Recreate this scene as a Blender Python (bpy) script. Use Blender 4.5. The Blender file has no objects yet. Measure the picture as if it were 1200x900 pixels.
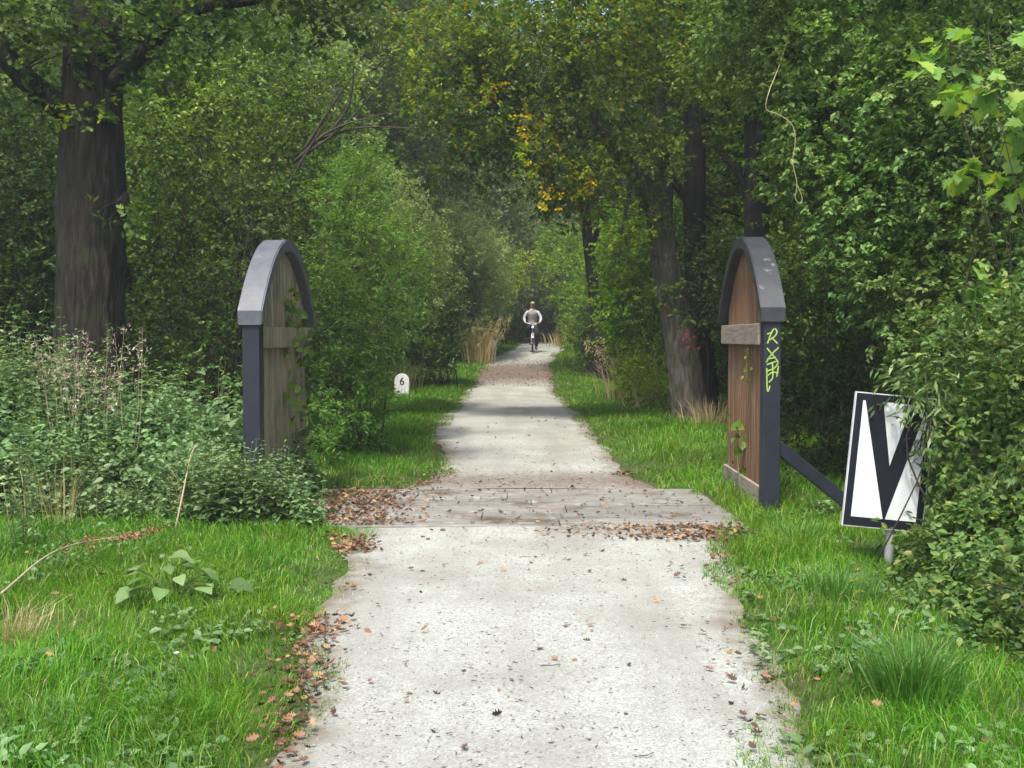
import bpy, bmesh, math, random
import numpy as np
from mathutils import Vector, Matrix

rng = np.random.default_rng(11)
random.seed(5)
scene = bpy.context.scene
COL = scene.collection

# ------------------------------------------------------------------ camera
CAM_H = 1.65
FPX = 1300.0                       # focal length in pixels of a 1200 px wide frame
PITCH = math.atan(54 / FPX)
cam_d = bpy.data.cameras.new('camera')
cam_d.sensor_width = 36.0
cam_d.lens = 36.0 * FPX / 1200.0
cam_d.clip_start = 0.05
cam_d.clip_end = 2000
cam = bpy.data.objects.new('camera', cam_d)
COL.objects.link(cam)
cam.location = (0, 0, CAM_H)
cam.rotation_euler = (math.pi / 2 - PITCH, 0, 0)
scene.camera = cam


def P(px, py, d):
    """point at forward distance d that lies in direction (px, py) of the survey photo"""
    fy = math.cos(PITCH) * FPX + math.sin(PITCH) * (450 - py)
    fz = -math.sin(PITCH) * FPX + math.cos(PITCH) * (450 - py)
    t = d / fy
    return np.array([(px - 600) * t, d, CAM_H + fz * t])


# ------------------------------------------------------------------ noise
def vnoise(x, y, scale, seed=0):
    x = np.asarray(x, float) / scale
    y = np.asarray(y, float) / scale
    xi, yi = np.floor(x), np.floor(y)
    xf, yf = x - xi, y - yi

    def h(a, b):
        s = np.sin(a * 127.1 + b * 311.7 + seed * 74.7) * 43758.5453
        return s - np.floor(s)
    u, v = xf * xf * (3 - 2 * xf), yf * yf * (3 - 2 * yf)
    return (h(xi, yi) * (1 - u) + h(xi + 1, yi) * u) * (1 - v) + (h(xi, yi + 1) * (1 - u) + h(xi + 1, yi + 1) * u) * v


def sstep(a, b, x):
    t = np.clip((np.asarray(x, float) - a) / (b - a), 0, 1)
    return t * t * (3 - 2 * t)


# ------------------------------------------------------------------ terrain
PY = np.array([-30, 0, 13, 17, 21, 26, 29.5, 33, 36.5, 39, 41.8, 46, 55, 400.0])
PZ = np.array([0, 0, 0.0, .13, .18, .19, .22, .44, .80, 1.0, 1.18, 1.28, 1.3, 1.3])
ED = np.array([-30, 0, 4.256, 6.06, 8.0, 9.2, 10.5, 11.9, 12.9, 14.5, 16.7, 21, 25, 29.5, 33, 36.5, 39, 41.8, 47, 65, 110])
EL = np.array([-.8, -.8, -.884, -1.06, -1.15, -1.32, -1.35, -1.15, -.84, -.92, -1.17, -1.24, -1.16, -1.07, -1.0, -.90, -.55, -.05, .15, .4, 2.5])
ER = np.array([1.0, 1.0, 1.047, 1.25, 1.52, 1.75, 1.85, 1.65, 1.36, 1.28, 1.28, 1.24, 1.18, 1.13, 1.16, 1.22, 1.5, 1.95, 2.2, 2.6, 5.0])


def xl(y): return np.interp(y, ED, EL)
def xr(y): return np.interp(y, ED, ER)


def prof(y):
    y = np.asarray(y, float)
    s = 0
    for o in (-1.2, -.6, 0, .6, 1.2):
        s = s + np.interp(y + o, PY, PZ)
    return s / 5


def outside(x, y):
    """metres outside the path edge (negative on the path)"""
    return np.maximum(xl(y) - x, x - xr(y))


def zg(x, y):
    x = np.asarray(x, float); y = np.asarray(y, float)
    o = outside(x, y)
    z = prof(y) + .035 * sstep(0, .45, o) + .22 * sstep(1.6, 7, o)
    z = z + (vnoise(x, y, .55, 3) - .5) * .05 * sstep(.1, .8, o) + (vnoise(x, y, 2.3, 4) - .5) * .12 * sstep(.5, 2, o)
    return z


def gp(px, py):
    """ground point seen at (px, py)"""
    lo, hi = 2.0, 120.0
    last = 2.0
    for d in np.linspace(2.5, 120, 3000):
        p = P(px, py, d)
        if p[2] <= zg(p[0], p[1]):
            return p
    return P(px, py, 100)


# ------------------------------------------------------------------ mesh helpers
def mesh_np(name, V, face_sets, mats, mat_idx=None, smooth=False):
    """face_sets: list of (n,k) index arrays"""
    me = bpy.data.meshes.new(name)
    V = np.asarray(V, np.float32).reshape(-1, 3)
    me.vertices.add(len(V))
    me.vertices.foreach_set('co', V.ravel())
    loops = np.concatenate([np.asarray(f).ravel() for f in face_sets]).astype(np.int32)
    tot = np.concatenate([np.full(len(f), np.asarray(f).shape[1]) for f in face_sets]).astype(np.int32)
    start = np.concatenate([[0], np.cumsum(tot)[:-1]]).astype(np.int32)
    me.loops.add(len(loops))
    me.loops.foreach_set('vertex_index', loops)
    me.polygons.add(len(tot))
    me.polygons.foreach_set('loop_start', start)
    if mat_idx is not None:
        me.polygons.foreach_set('material_index', np.asarray(mat_idx, np.int32))
    if smooth:
        me.polygons.foreach_set('use_smooth', np.ones(len(tot), bool))
    me.update(calc_edges=True)
    for m in (mats if isinstance(mats, (list, tuple)) else [mats]):
        me.materials.append(m)
    return me


def link(name, me, parent=None, loc=None):
    o = bpy.data.objects.new(name, me)
    COL.objects.link(o)
    if parent is not None:
        o.parent = parent
    if loc is not None:
        o.location = loc
    return o


def tag(o, label=None, cat=None, group=None, kind=None):
    if label: o['label'] = label
    if cat: o['category'] = cat
    if group: o['group'] = group
    if kind: o['kind'] = kind
    return o


def thing(name, loc, label, cat, group=None, rz=0):
    e = bpy.data.objects.new(name, None)
    e.empty_display_size = .2
    COL.objects.link(e)
    e.location = loc
    e.rotation_euler = (0, 0, rz)
    return tag(e, label, cat, group)


def copy_tree(o, parent=None):
    c = o.copy()
    COL.objects.link(c)
    if parent is not None:
        c.parent = parent
    for ch in o.children:
        copy_tree(ch, c)
    return c


class Geo:
    """collects vertices and faces with material indices"""
    def __init__(s):
        s.V, s.F, s.M, s.n = [], [], [], 0

    def add(s, V, faces, m=0):
        V = np.asarray(V, float).reshape(-1, 3)
        if not isinstance(faces, (list, tuple)):
            faces = [faces]
        for f in faces:
            f = np.asarray(f, int)
            if f.size == 0:
                continue
            s.F.append(f + s.n)
            s.M.append(np.full(len(f), m))
        s.V.append(V)
        s.n += len(V)

    def mesh(s, name, mats, origin=(0, 0, 0), smooth=False):
        V = np.concatenate(s.V) - np.asarray(origin, float)
        return mesh_np(name, V, s.F, mats, np.concatenate(s.M), smooth)


def unit(a):
    return a / np.maximum(np.linalg.norm(a, axis=-1, keepdims=True), 1e-9)


def tube(pts, rads, sides=6, rough=0.0, ridge=0.0, cap=True):
    pts = np.asarray(pts, float); rads = np.asarray(rads, float)
    n = len(pts)
    tan = np.gradient(pts, axis=0)
    tan = unit(tan)
    ref = np.array([0, 1.0, 0]) if abs(tan[0][2]) > .8 else np.array([0, 0, 1.0])
    V = []
    a = np.linspace(0, 2 * np.pi, sides, endpoint=False)
    u = None
    ph = rng.uniform(0, 6, 4)
    for i in range(n):
        if u is None:
            u = np.cross(tan[i], ref)
        u = u - tan[i] * np.dot(u, tan[i]); u = u / np.linalg.norm(u)
        w = np.cross(tan[i], u)
        r = rads[i] * np.ones(sides)
        if rough:
            r = r * (1 + rough * (np.sin(3 * a + ph[0] + i * .25) * .5 + np.sin(5 * a + ph[1] - i * .4) * .3 + rng.normal(0, .25, sides)))
        if ridge:
            r = r * (1 + ridge * (np.abs(vnoise(a * 6.0 + .25 * np.sin(i * .2 + a * 2), 0 * a + i * .16, .8, 77) - .5) * 2 + .6 * (vnoise(a * 14, 0 * a + i * .5, 1, 78) - .5)))
        V.append(pts[i] + np.outer(np.cos(a) * r, u) + np.outer(np.sin(a) * r, w))
    V = np.concatenate(V)
    i = np.arange(n - 1)[:, None] * sides
    j = np.arange(sides)[None, :]
    j2 = (j + 1) % sides
    F = np.stack([i + j, i + j2, i + sides + j2, i + sides + j], -1).reshape(-1, 4)
    faces = [F]
    if cap:
        faces.append((np.arange(sides) + (n - 1) * sides)[None, :])
        faces.append(np.arange(sides)[::-1][None, :])
    return V, faces


def smooth_line(ctrl, n):
    """Catmull-Rom through control rows (any number of columns)"""
    c = np.asarray(ctrl, float)
    c = np.vstack([2 * c[0] - c[1], c, 2 * c[-1] - c[-2]])
    out = []
    m = len(c) - 3
    for t in np.linspace(0, m - 1e-6, n):
        i = int(t); f = t - i
        p0, p1, p2, p3 = c[i:i + 4]
        out.append(.5 * ((2 * p1) + (-p0 + p2) * f + (2 * p0 - 5 * p1 + 4 * p2 - p3) * f * f + (-p0 + 3 * p1 - 3 * p2 + p3) * f ** 3))
    return np.array(out)


# leaf outlines: rows of (side, along, lift)
T_DIAMOND = (np.array([[0, 0, 0], [.30, .45, .05], [0, 1, -.08], [-.30, .45, .05]]), [np.array([[0, 1, 2, 3]])])
T_OVAL = (np.array([[0, 0, 0], [.23, .22, .07], [.27, .55, .07], [0, 1, -.10], [-.27, .55, .07], [-.23, .22, .07]]),
          [np.array([[0, 1, 2, 3], [3, 4, 5, 0]])])
T_NARROW = (np.array([[0, 0, 0], [.12, .40, .03], [0, 1, -.10], [-.12, .40, .03]]), [np.array([[0, 1, 2, 3]])])
T_BROAD = (np.array([[0, 0, 0], [.34, .02, .06], [.46, .30, .10], [.30, .65, .05], [0, 1, -.14], [-.30, .65, .05], [-.46, .30, .10], [-.34, .02, .06], [0, .45, -.02]]),
           [np.array([[0, 1, 2, 8], [2, 3, 4, 8], [4, 5, 6, 8], [6, 7, 0, 8]])])
_lob = [(0, 0), (.10, -.05), (.42, -.02), (.33, .16), (.60, .30), (.40, .40), (.50, .66), (.24, .62), (.20, .80), (0, 1.05)]
_pts = np.array([(x, y, .35 * x * x - .18 * (y - .3) ** 2) for x, y in _lob] + [(-x, y, .25 * x * x - .18 * (y - .3) ** 2) for x, y in _lob[-2:0:-1]] + [(0, .35, -.05)])
_k = len(_pts) - 1
T_LOBED = (_pts, [np.array([[i, (i + 1) % _k, _k] for i in range(_k)])])
_oak = [(0, 0), (.04, .14), (.22, .20), (.10, .32), (.36, .44), (.14, .55), (.34, .70), (.12, .80), (.14, .93), (0, 1)]
_pt2 = np.array([(x, y, 2.2 * x * x + .7 * (y - .5) ** 2) for x, y in _oak] + [(-x, y, 1.5 * x * x + .7 * (y - .5) ** 2) for x, y in _oak[-2:0:-1]] + [(0, .5, 0)])
_k2 = len(_pt2) - 1
T_OAK = (_pt2, [np.array([[i, (i + 1) % _k2, _k2] for i in range(_k2)])])


def leaves(geo, pos, dirs, nrm, L, T, m=0):
    n = len(pos)
    if n == 0:
        return
    dirs = unit(dirs)
    side = unit(np.cross(dirs, nrm))
    nrm = np.cross(side, dirs)
    t, faces = T
    k = len(t)
    L = np.broadcast_to(np.asarray(L, float), (n,))[:, None, None]
    V = pos[:, None, :] + L * (side[:, None, :] * t[None, :, 0:1] + dirs[:, None, :] * t[None, :, 1:2] + nrm[:, None, :] * t[None, :, 2:3])
    fs = []
    for f in faces:
        fs.append((f[None] + (np.arange(n) * k)[:, None, None]).reshape(-1, f.shape[1]))
    geo.add(V.reshape(-1, 3), fs, m)


def randdir(n):
    return unit(rng.normal(0, 1, (n, 3)))


def blobs_px(rows):
    """rows of (px, py, distance, half width px, half height px, half depth m) -> centres and radii in metres"""
    out = []
    for px, py, d, a, b, c in rows:
        s = d / FPX
        out.append((P(px, py, d), np.array([a * s, c, b * s])))
    return out


def foliage(geo, blobs, L, T, lai=3.0, per=11, sprig=3.2, droop=.25, shell=.45, mi=0, up=.35, flat=.6, ground=True, lvar=.25, twig_mi=None, twig_p=.0, ragged=.18):
    """leafy sprigs spread through the outer part of each blob"""
    la = .55 * L * L * (2 * np.abs(T[0][:, 0]).max())
    for c, r in blobs:
        A = np.pi * (r[0] * r[2] + r[0] * r[1] + r[1] * r[2]) / 3
        n = max(6, int(lai * A / la / per))
        d = randdir(n)
        rad = (shell + (1 - shell) * rng.random(n) ** .6)
        lump = 1 + ragged * (vnoise(d[:, 0] * 2 + c[0] * 3, d[:, 2] * 2 + d[:, 1] * 1.3 + c[1], .45, 9) - .5) * 2 + rng.normal(0, ragged * .35, n)
        cen = c + d * r * (rad * lump)[:, None]
        if ground:
            keep = cen[:, 2] > zg(cen[:, 0], cen[:, 1]) + .02
            cen, d = cen[keep], d[keep]
            n = len(cen)
            if n == 0:
                continue
        ax = unit(unit(d * r) * .7 + randdir(n) * .75 + np.array([0, 0, up - droop]))
        sl = sprig * L * rng.uniform(.6, 1.3, n)
        q = np.cross(ax, np.array([0, 0, 1.0]) + rng.normal(0, .15, (n, 3)))
        q = unit(q)
        nn = np.cross(q, ax)
        nn = nn * np.sign(nn[:, 2:3] + 1e-6)
        i = np.repeat(np.arange(n), per)
        m = len(i)
        t = rng.random(m)
        sg = np.where(rng.random(m) < .5, -1, 1)[:, None]
        pos = cen[i] + ax[i] * (t * sl[i])[:, None] + rng.normal(0, .22 * L, (m, 3))
        dr = ax[i] * rng.uniform(.2, .9, m)[:, None] + q[i] * sg * rng.uniform(.4, 1, m)[:, None] + rng.normal(0, .3, (m, 3)) - np.array([0, 0, droop])
        nr = nn[i] * flat + rng.normal(0, .45, (m, 3)) + np.array([0, 0, .35])
        leaves(geo, pos, dr, nr, L * rng.uniform(1 - lvar, 1 + lvar, m), T, mi)
        if twig_mi is not None and twig_p > 0:
            for k in np.nonzero(rng.random(n) < twig_p)[0]:
                a = cen[k] + ax[k] * sl[k]
                b = cen[k] + (c - cen[k]) * .45 + rng.normal(0, .05, 3) - np.array([0, 0, .05])
                mid = (a + b) / 2 + rng.normal(0, .06 * np.linalg.norm(a - b), 3)
                w = max(.0025, L * .045)
                V, F = tube([b, mid, a], [w * 1.5, w, w * .5], 3, cap=False)
                geo.add(V, F, twig_mi)


# ------------------------------------------------------------------ materials
def newmat(name):
    m = bpy.data.materials.new(name)
    m.use_nodes = True
    nt = m.node_tree
    nt.nodes.clear()
    out = nt.nodes.new('ShaderNodeOutputMaterial')
    return m, nt, out


def nd(nt, typ, ins=None, **kw):
    n = nt.nodes.new(typ)
    for k, v in kw.items():
        setattr(n, k, v)
    for k, v in (ins or {}).items():
        if hasattr(v, 'node') and hasattr(v, 'is_output'):
            nt.links.new(v, n.inputs[k])
        else:
            n.inputs[k].default_value = v
    return n


def rgba(c): return (c[0], c[1], c[2], 1)


def ramp(nt, fac, stops):
    r = nd(nt, 'ShaderNodeValToRGB', {'Fac': fac})
    e = r.color_ramp.elements
    while len(e) < len(stops):
        e.new(.5)
    for i, (p, c) in enumerate(stops):
        e[i].position = p
        e[i].color = rgba(c)
    return r.outputs['Color']


def leafmat(name, stops, trans=.32, rough=.5, spec=.3, clump=.3, cscale=.9, tcol=(1.5, 1.5, .7), obj_var=.12):
    m, nt, out = newmat(name)
    g = nd(nt, 'ShaderNodeNewGeometry')
    c = ramp(nt, g.outputs['Random Per Island'], stops)
    tc = nd(nt, 'ShaderNodeTexCoord')
    nz = nd(nt, 'ShaderNodeTexNoise', {'Vector': tc.outputs['Object'], 'Scale': cscale, 'Detail': 2.0})
    oi = nd(nt, 'ShaderNodeObjectInfo')
    mr = nd(nt, 'ShaderNodeMapRange', {'Value': nz.outputs['Fac'], 'From Min': .3, 'From Max': .7, 'To Min': 1.28 * (1 - clump), 'To Max': 1.28 * (1 + clump)})
    mo = nd(nt, 'ShaderNodeMapRange', {'Value': oi.outputs['Random'], 'To Min': 1 - obj_var, 'To Max': 1 + obj_var})
    mu = nd(nt, 'ShaderNodeMath', {0: mr.outputs[0], 1: mo.outputs[0]}, operation='MULTIPLY')
    hs = nd(nt, 'ShaderNodeHueSaturation', {'Color': c, 'Value': mu.outputs[0], 'Saturation': 1.08, 'Hue': .5})
    nz2 = nd(nt, 'ShaderNodeTexNoise', {'Vector': tc.outputs['Object'], 'Scale': cscale * .6, 'Detail': 1.0})
    mh = nd(nt, 'ShaderNodeMapRange', {'Value': nz2.outputs['Fac'], 'From Min': .3, 'From Max': .7, 'To Min': .488, 'To Max': .512})
    nt.links.new(mh.outputs[0], hs.inputs['Hue'])
    col = hs.outputs['Color']
    b = nd(nt, 'ShaderNodeBsdfPrincipled', {'Base Color': col, 'Roughness': rough, 'Specular IOR Level': spec})
    vm = nd(nt, 'ShaderNodeVectorMath', {0: col, 1: tcol}, operation='MULTIPLY')
    tr = nd(nt, 'ShaderNodeBsdfTranslucent', {'Color': vm.outputs[0]})
    mx = nd(nt, 'ShaderNodeMixShader', {0: trans, 1: b.outputs[0], 2: tr.outputs[0]})
    nt.links.new(mx.outputs[0], out.inputs['Surface'])
    return m


# mixing nodes with data_type RGBA need the colour sockets (6, 7 -> output 2)
def mixc(nt, fac, a, b):
    mx = nt.nodes.new('ShaderNodeMix')
    mx.data_type = 'RGBA'
    for i, v in ((0, fac), (6, a), (7, b)):
        if hasattr(v, 'is_output'):
            nt.links.new(v, mx.inputs[i])
        else:
            mx.inputs[i].default_value = v if i == 0 else rgba(v)
    return mx.outputs[2]


def bumpmat(name, stops, scale=(1, 1, 1), nscale=8, detail=6, rough=.85, spec=.2, bump=.4, dist=.02, metal=0, coord='Object', extra=(), wave=None, island=0.0):
    m, nt, out = newmat(name)
    tc = nd(nt, 'ShaderNodeTexCoord')
    mp = nd(nt, 'ShaderNodeMapping', {'Vector': tc.outputs[coord], 'Scale': scale})
    nz = nd(nt, 'ShaderNodeTexNoise', {'Vector': mp.outputs[0], 'Scale': nscale, 'Detail': detail, 'Roughness': .62})
    col = ramp(nt, nz.outputs['Fac'], stops)
    for ec, es, lo, hi in extra:
        n2 = nd(nt, 'ShaderNodeTexNoise', {'Vector': tc.outputs[coord], 'Scale': es, 'Detail': 5.0})
        f = nd(nt, 'ShaderNodeMapRange', {'Value': n2.outputs['Fac'], 'From Min': lo, 'From Max': hi})
        col = mixc(nt, f.outputs[0], col, ec)
    if island:
        g = nd(nt, 'ShaderNodeNewGeometry')
        mi = nd(nt, 'ShaderNodeMapRange', {'Value': g.outputs['Random Per Island'], 'To Min': 1 - island, 'To Max': 1 + island})
        hs = nd(nt, 'ShaderNodeHueSaturation', {'Color': col, 'Value': mi.outputs[0]})
        col = hs.outputs['Color']
    h = nz.outputs['Fac']
    if wave:
        w = nd(nt, 'ShaderNodeTexWave', {'Vector': tc.outputs[coord], 'Scale': wave, 'Distortion': .5, 'Detail': 2.0, 'Detail Scale': 1.5}, bands_direction='X')
        h = nd(nt, 'ShaderNodeMath', {0: h, 1: w.outputs['Fac']}, operation='ADD').outputs[0]
    bp = nd(nt, 'ShaderNodeBump', {'Strength': bump, 'Distance': dist, 'Height': h})
    b = nd(nt, 'ShaderNodeBsdfPrincipled', {'Base Color': col, 'Roughness': rough, 'Specular IOR Level': spec, 'Metallic': metal, 'Normal': bp.outputs[0]})
    nt.links.new(b.outputs[0], out.inputs['Surface'])
    return m


def plain(name, c, rough=.6, spec=.3, metal=0):
    m, nt, out = newmat(name)
    tc = nd(nt, 'ShaderNodeTexCoord')
    nz = nd(nt, 'ShaderNodeTexNoise', {'Vector': tc.outputs['Object'], 'Scale': 14.0, 'Detail': 5.0})
    col = ramp(nt, nz.outputs['Fac'], [(.3, [v * .82 for v in c]), (.7, [min(1, v * 1.12) for v in c])])
    b = nd(nt, 'ShaderNodeBsdfPrincipled', {'Base Color': col, 'Roughness': rough, 'Specular IOR Level': spec, 'Metallic': metal})
    nt.links.new(b.outputs[0], out.inputs['Surface'])
    return m


M = {}
M['mid'] = leafmat('leaf_mid_green', [(0, (.040, .080, .012)), (.5, (.080, .14, .020)), (.85, (.13, .185, .030)), (1, (.21, .24, .045))])
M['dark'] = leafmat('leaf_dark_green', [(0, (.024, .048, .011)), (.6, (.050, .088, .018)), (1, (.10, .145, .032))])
M['olive'] = leafmat('leaf_olive', [(0, (.030, .058, .010)), (.5, (.055, .090, .014)), (.9, (.085, .115, .018)), (1, (.16, .13, .02))])
M['grey'] = leafmat('leaf_grey_green', [(0, (.050, .09, .028)), (.5, (.085, .14, .045)), (1, (.14, .19, .075))], trans=.25, spec=.4, rough=.45)
M['hedge'] = leafmat('leaf_hedge', [(0, (.048, .10, .024)), (.5, (.090, .157, .042)), (.9, (.148, .21, .064)), (1, (.22, .24, .07))], trans=.34, spec=.35, rough=.5)
M['bright'] = leafmat('leaf_bright', [(0, (.06, .13, .014)), (.5, (.10, .19, .022)), (1, (.18, .26, .03))], trans=.45)
M['fresh'] = leafmat('leaf_fresh_green', [(0, (.038, .085, .016)), (.5, (.066, .130, .026)), (.9, (.10, .17, .036)), (1, (.15, .20, .045))], trans=.38)
M['lime'] = leafmat('leaf_lime', [(0, (.08, .14, .016)), (.5, (.14, .20, .020)), (.85, (.22, .26, .026)), (1, (.32, .28, .03))], trans=.45)
M['yellow'] = leafmat('leaf_yellow', [(0, (.28, .22, .015)), (.5, (.50, .36, .015)), (.85, (.60, .42, .02)), (1, (.45, .20, .015))], trans=.45)
M['autumn'] = leafmat('leaf_oak_turning', [(0, (.035, .075, .012)), (.45, (.06, .115, .016)), (.72, (.11, .15, .020)), (.92, (.18, .185, .02)), (1, (.26, .17, .02))], trans=.48)
M['willow'] = leafmat('leaf_willow', [(0, (.085, .135, .045)), (.5, (.15, .21, .075)), (1, (.24, .285, .115))], trans=.35)
M['vine'] = leafmat('leaf_vine', [(0, (.075, .15, .03)), (.5, (.12, .21, .05)), (.85, (.17, .26, .06)), (1, (.27, .32, .05))], trans=.4, spec=.3)
M['weed'] = leafmat('leaf_weed', [(0, (.055, .105, .040)), (.5, (.095, .16, .062)), (1, (.15, .21, .10))], trans=.25, spec=.35)
M['grass'] = leafmat('grass_blade', [(0, (.042, .115, .012)), (.5, (.068, .165, .016)), (.86, (.11, .205, .024)), (.96, (.18, .22, .05)), (1, (.30, .26, .12))], trans=.35, spec=.35, rough=.45, clump=.22, cscale=1.2)
M['tuft'] = leafmat('tuft_blade', [(0, (.045, .12, .022)), (.6, (.07, .17, .03)), (1, (.13, .22, .05))], trans=.3, spec=.4)
M['straw'] = leafmat('dry_straw', [(0, (.17, .13, .065)), (.5, (.27, .215, .115)), (1, (.40, .33, .20))], trans=.25, clump=.1)
M['plume'] = leafmat('pale_plume', [(0, (.26, .21, .11)), (.5, (.40, .33, .20)), (1, (.55, .48, .32))], trans=.35, clump=.1)
M['seed'] = leafmat('dry_seed_head', [(0, (.16, .12, .09)), (.5, (.28, .23, .18)), (1, (.45, .40, .34))], trans=.2, clump=.1)
M['dock'] = leafmat('brown_dock_seed', [(0, (.10, .055, .03)), (1, (.22, .13, .07))], trans=.15, clump=.1)
M['red'] = leafmat('leaf_red', [(0, (.12, .02, .03)), (1, (.28, .06, .07))], trans=.4)
M['fallen'] = leafmat('fallen_leaf', [(0, (.035, .022, .015)), (.35, (.085, .048, .029)), (.72, (.17, .095, .055)), (.94, (.24, .155, .09)), (1, (.30, .21, .08))], trans=.12, rough=.7, clump=.15)
M['flower'] = plain('white_petal', (.75, .75, .72))
M['yflower'] = plain('yellow_petal', (.75, .62, .03))
M['twig'] = plain('twig_bark', (.055, .042, .030), .9)
M['stem'] = plain('green_stem', (.10, .13, .04), .7)
M['drystem'] = plain('dry_stem', (.34, .27, .17), .8)
M['bark'] = bumpmat('bark', [(.30, (.007, .006, .004)), (.52, (.023, .019, .0125)), (.75, (.048, .041, .029))], scale=(1, 1, .14), nscale=20, detail=9, bump=1.0, dist=.07, extra=[((.030, .040, .016), 2.2, .55, .75)])
M['barkdark'] = bumpmat('dark_bark', [(.30, (.008, .007, .006)), (.52, (.020, .017, .014)), (.75, (.038, .034, .028))], scale=(1, 1, .22), nscale=16, detail=8, bump=1.0, dist=.03)
M['barkgrey'] = bumpmat('grey_bark', [(.30, (.04, .036, .028)), (.52, (.10, .091, .072)), (.75, (.18, .165, .135))], scale=(1, 1, .14), nscale=20, detail=9, bump=1.0, dist=.07, extra=[((.05, .065, .028), 2.2, .56, .75)])
M['steel'] = bumpmat('dark_blue_grey_paint', [(.3, (.010, .012, .019)), (.7, (.018, .021, .030))], nscale=5, rough=.5, spec=.3, bump=.08, dist=.004, extra=[((.035, .038, .036), 3.0, .62, .8)])
M['cap'] = bumpmat('weathered_grey_cap', [(.3, (.060, .065, .075)), (.7, (.10, .105, .115))], nscale=6, rough=.5, spec=.4, bump=.12, dist=.004, extra=[((.16, .16, .155), 7.0, .64, .72), ((.05, .052, .055), 3, .6, .8)])
M['capdark'] = bumpmat('dark_grey_cap', [(.3, (.022, .024, .029)), (.7, (.040, .043, .050))], nscale=6, rough=.42, spec=.45, bump=.12, dist=.004, extra=[((.13, .13, .13), 9.0, .66, .74)])
M['woodred'] = bumpmat('red_brown_planks', [(.25, (.07, .037, .020)), (.5, (.155, .086, .045)), (.78, (.25, .155, .09))], scale=(9, 9, .5), nscale=5, detail=7, rough=.75, bump=.5, dist=.012, island=.22, extra=[((.20, .165, .12), 2.0, .56, .78)])
M['woodgrey'] = bumpmat('grey_brown_planks', [(.25, (.10, .080, .045)), (.5, (.23, .19, .112)), (.78, (.36, .305, .20))], scale=(9, 9, .5), nscale=5, detail=7, rough=.8, bump=.5, dist=.012, island=.2, extra=[((.08, .095, .045), 2.2, .5, .75)])
M['railwood'] = bumpmat('weathered_rail', [(.25, (.12, .095, .07)), (.5, (.21, .175, .135)), (.78, (.30, .26, .21))], scale=(1.2, 8, 8), nscale=5, detail=7, rough=.8, bump=.4, dist=.01)
M['kick'] = bumpmat('pale_kick_board', [(.25, (.16, .14, .105)), (.5, (.25, .225, .175)), (.78, (.33, .30, .24))], scale=(1.2, 8, 8), nscale=5, detail=7, rough=.85, bump=.4, dist=.01, extra=[((.10, .10, .05), 3, .55, .75)])
M['deck'] = bumpmat('weathered_deck_board', [(.25, (.070, .066, .055)), (.5, (.185, .18, .157)), (.78, (.32, .313, .28))], scale=(.35, 9, 7), nscale=5, detail=9, rough=.85, bump=.7, dist=.015, island=.18, extra=[((.085, .065, .045), 1.6, .50, .70), ((.28, .27, .24), 7, .56, .72)])
M['signwhite'] = bumpmat('sign_white', [(.2, (.50, .52, .515)), (.7, (.62, .635, .63))], nscale=4, rough=.4, spec=.4, bump=.02, dist=.002, extra=[((.36, .38, .33), 6, .58, .82)])
M['signblack'] = bumpmat('sign_black', [(.2, (.006, .007, .011)), (.7, (.010, .012, .017))], nscale=4, rough=.55, spec=.2, bump=.02, dist=.002, extra=[((.04, .04, .043), 8, .70, .82)])
M['rim'] = plain('sign_edge', (.5, .5, .5), .4)
M['pole'] = bumpmat('galvanised_pole', [(.3, (.22, .23, .24)), (.7, (.36, .37, .38))], nscale=9, rough=.5, spec=.4, bump=.05, dist=.003, metal=.3)
M['graffiti'] = plain('green_spray_paint', (.27, .40, .07), .6)
M['stone'] = bumpmat('white_stone', [(.3, (.66, .66, .63)), (.7, (.82, .82, .79))], nscale=12, rough=.8, bump=.2, dist=.01, extra=[((.45, .48, .36), 6, .62, .8)])
M['ink'] = plain('black_paint', (.03, .03, .03))


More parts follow.
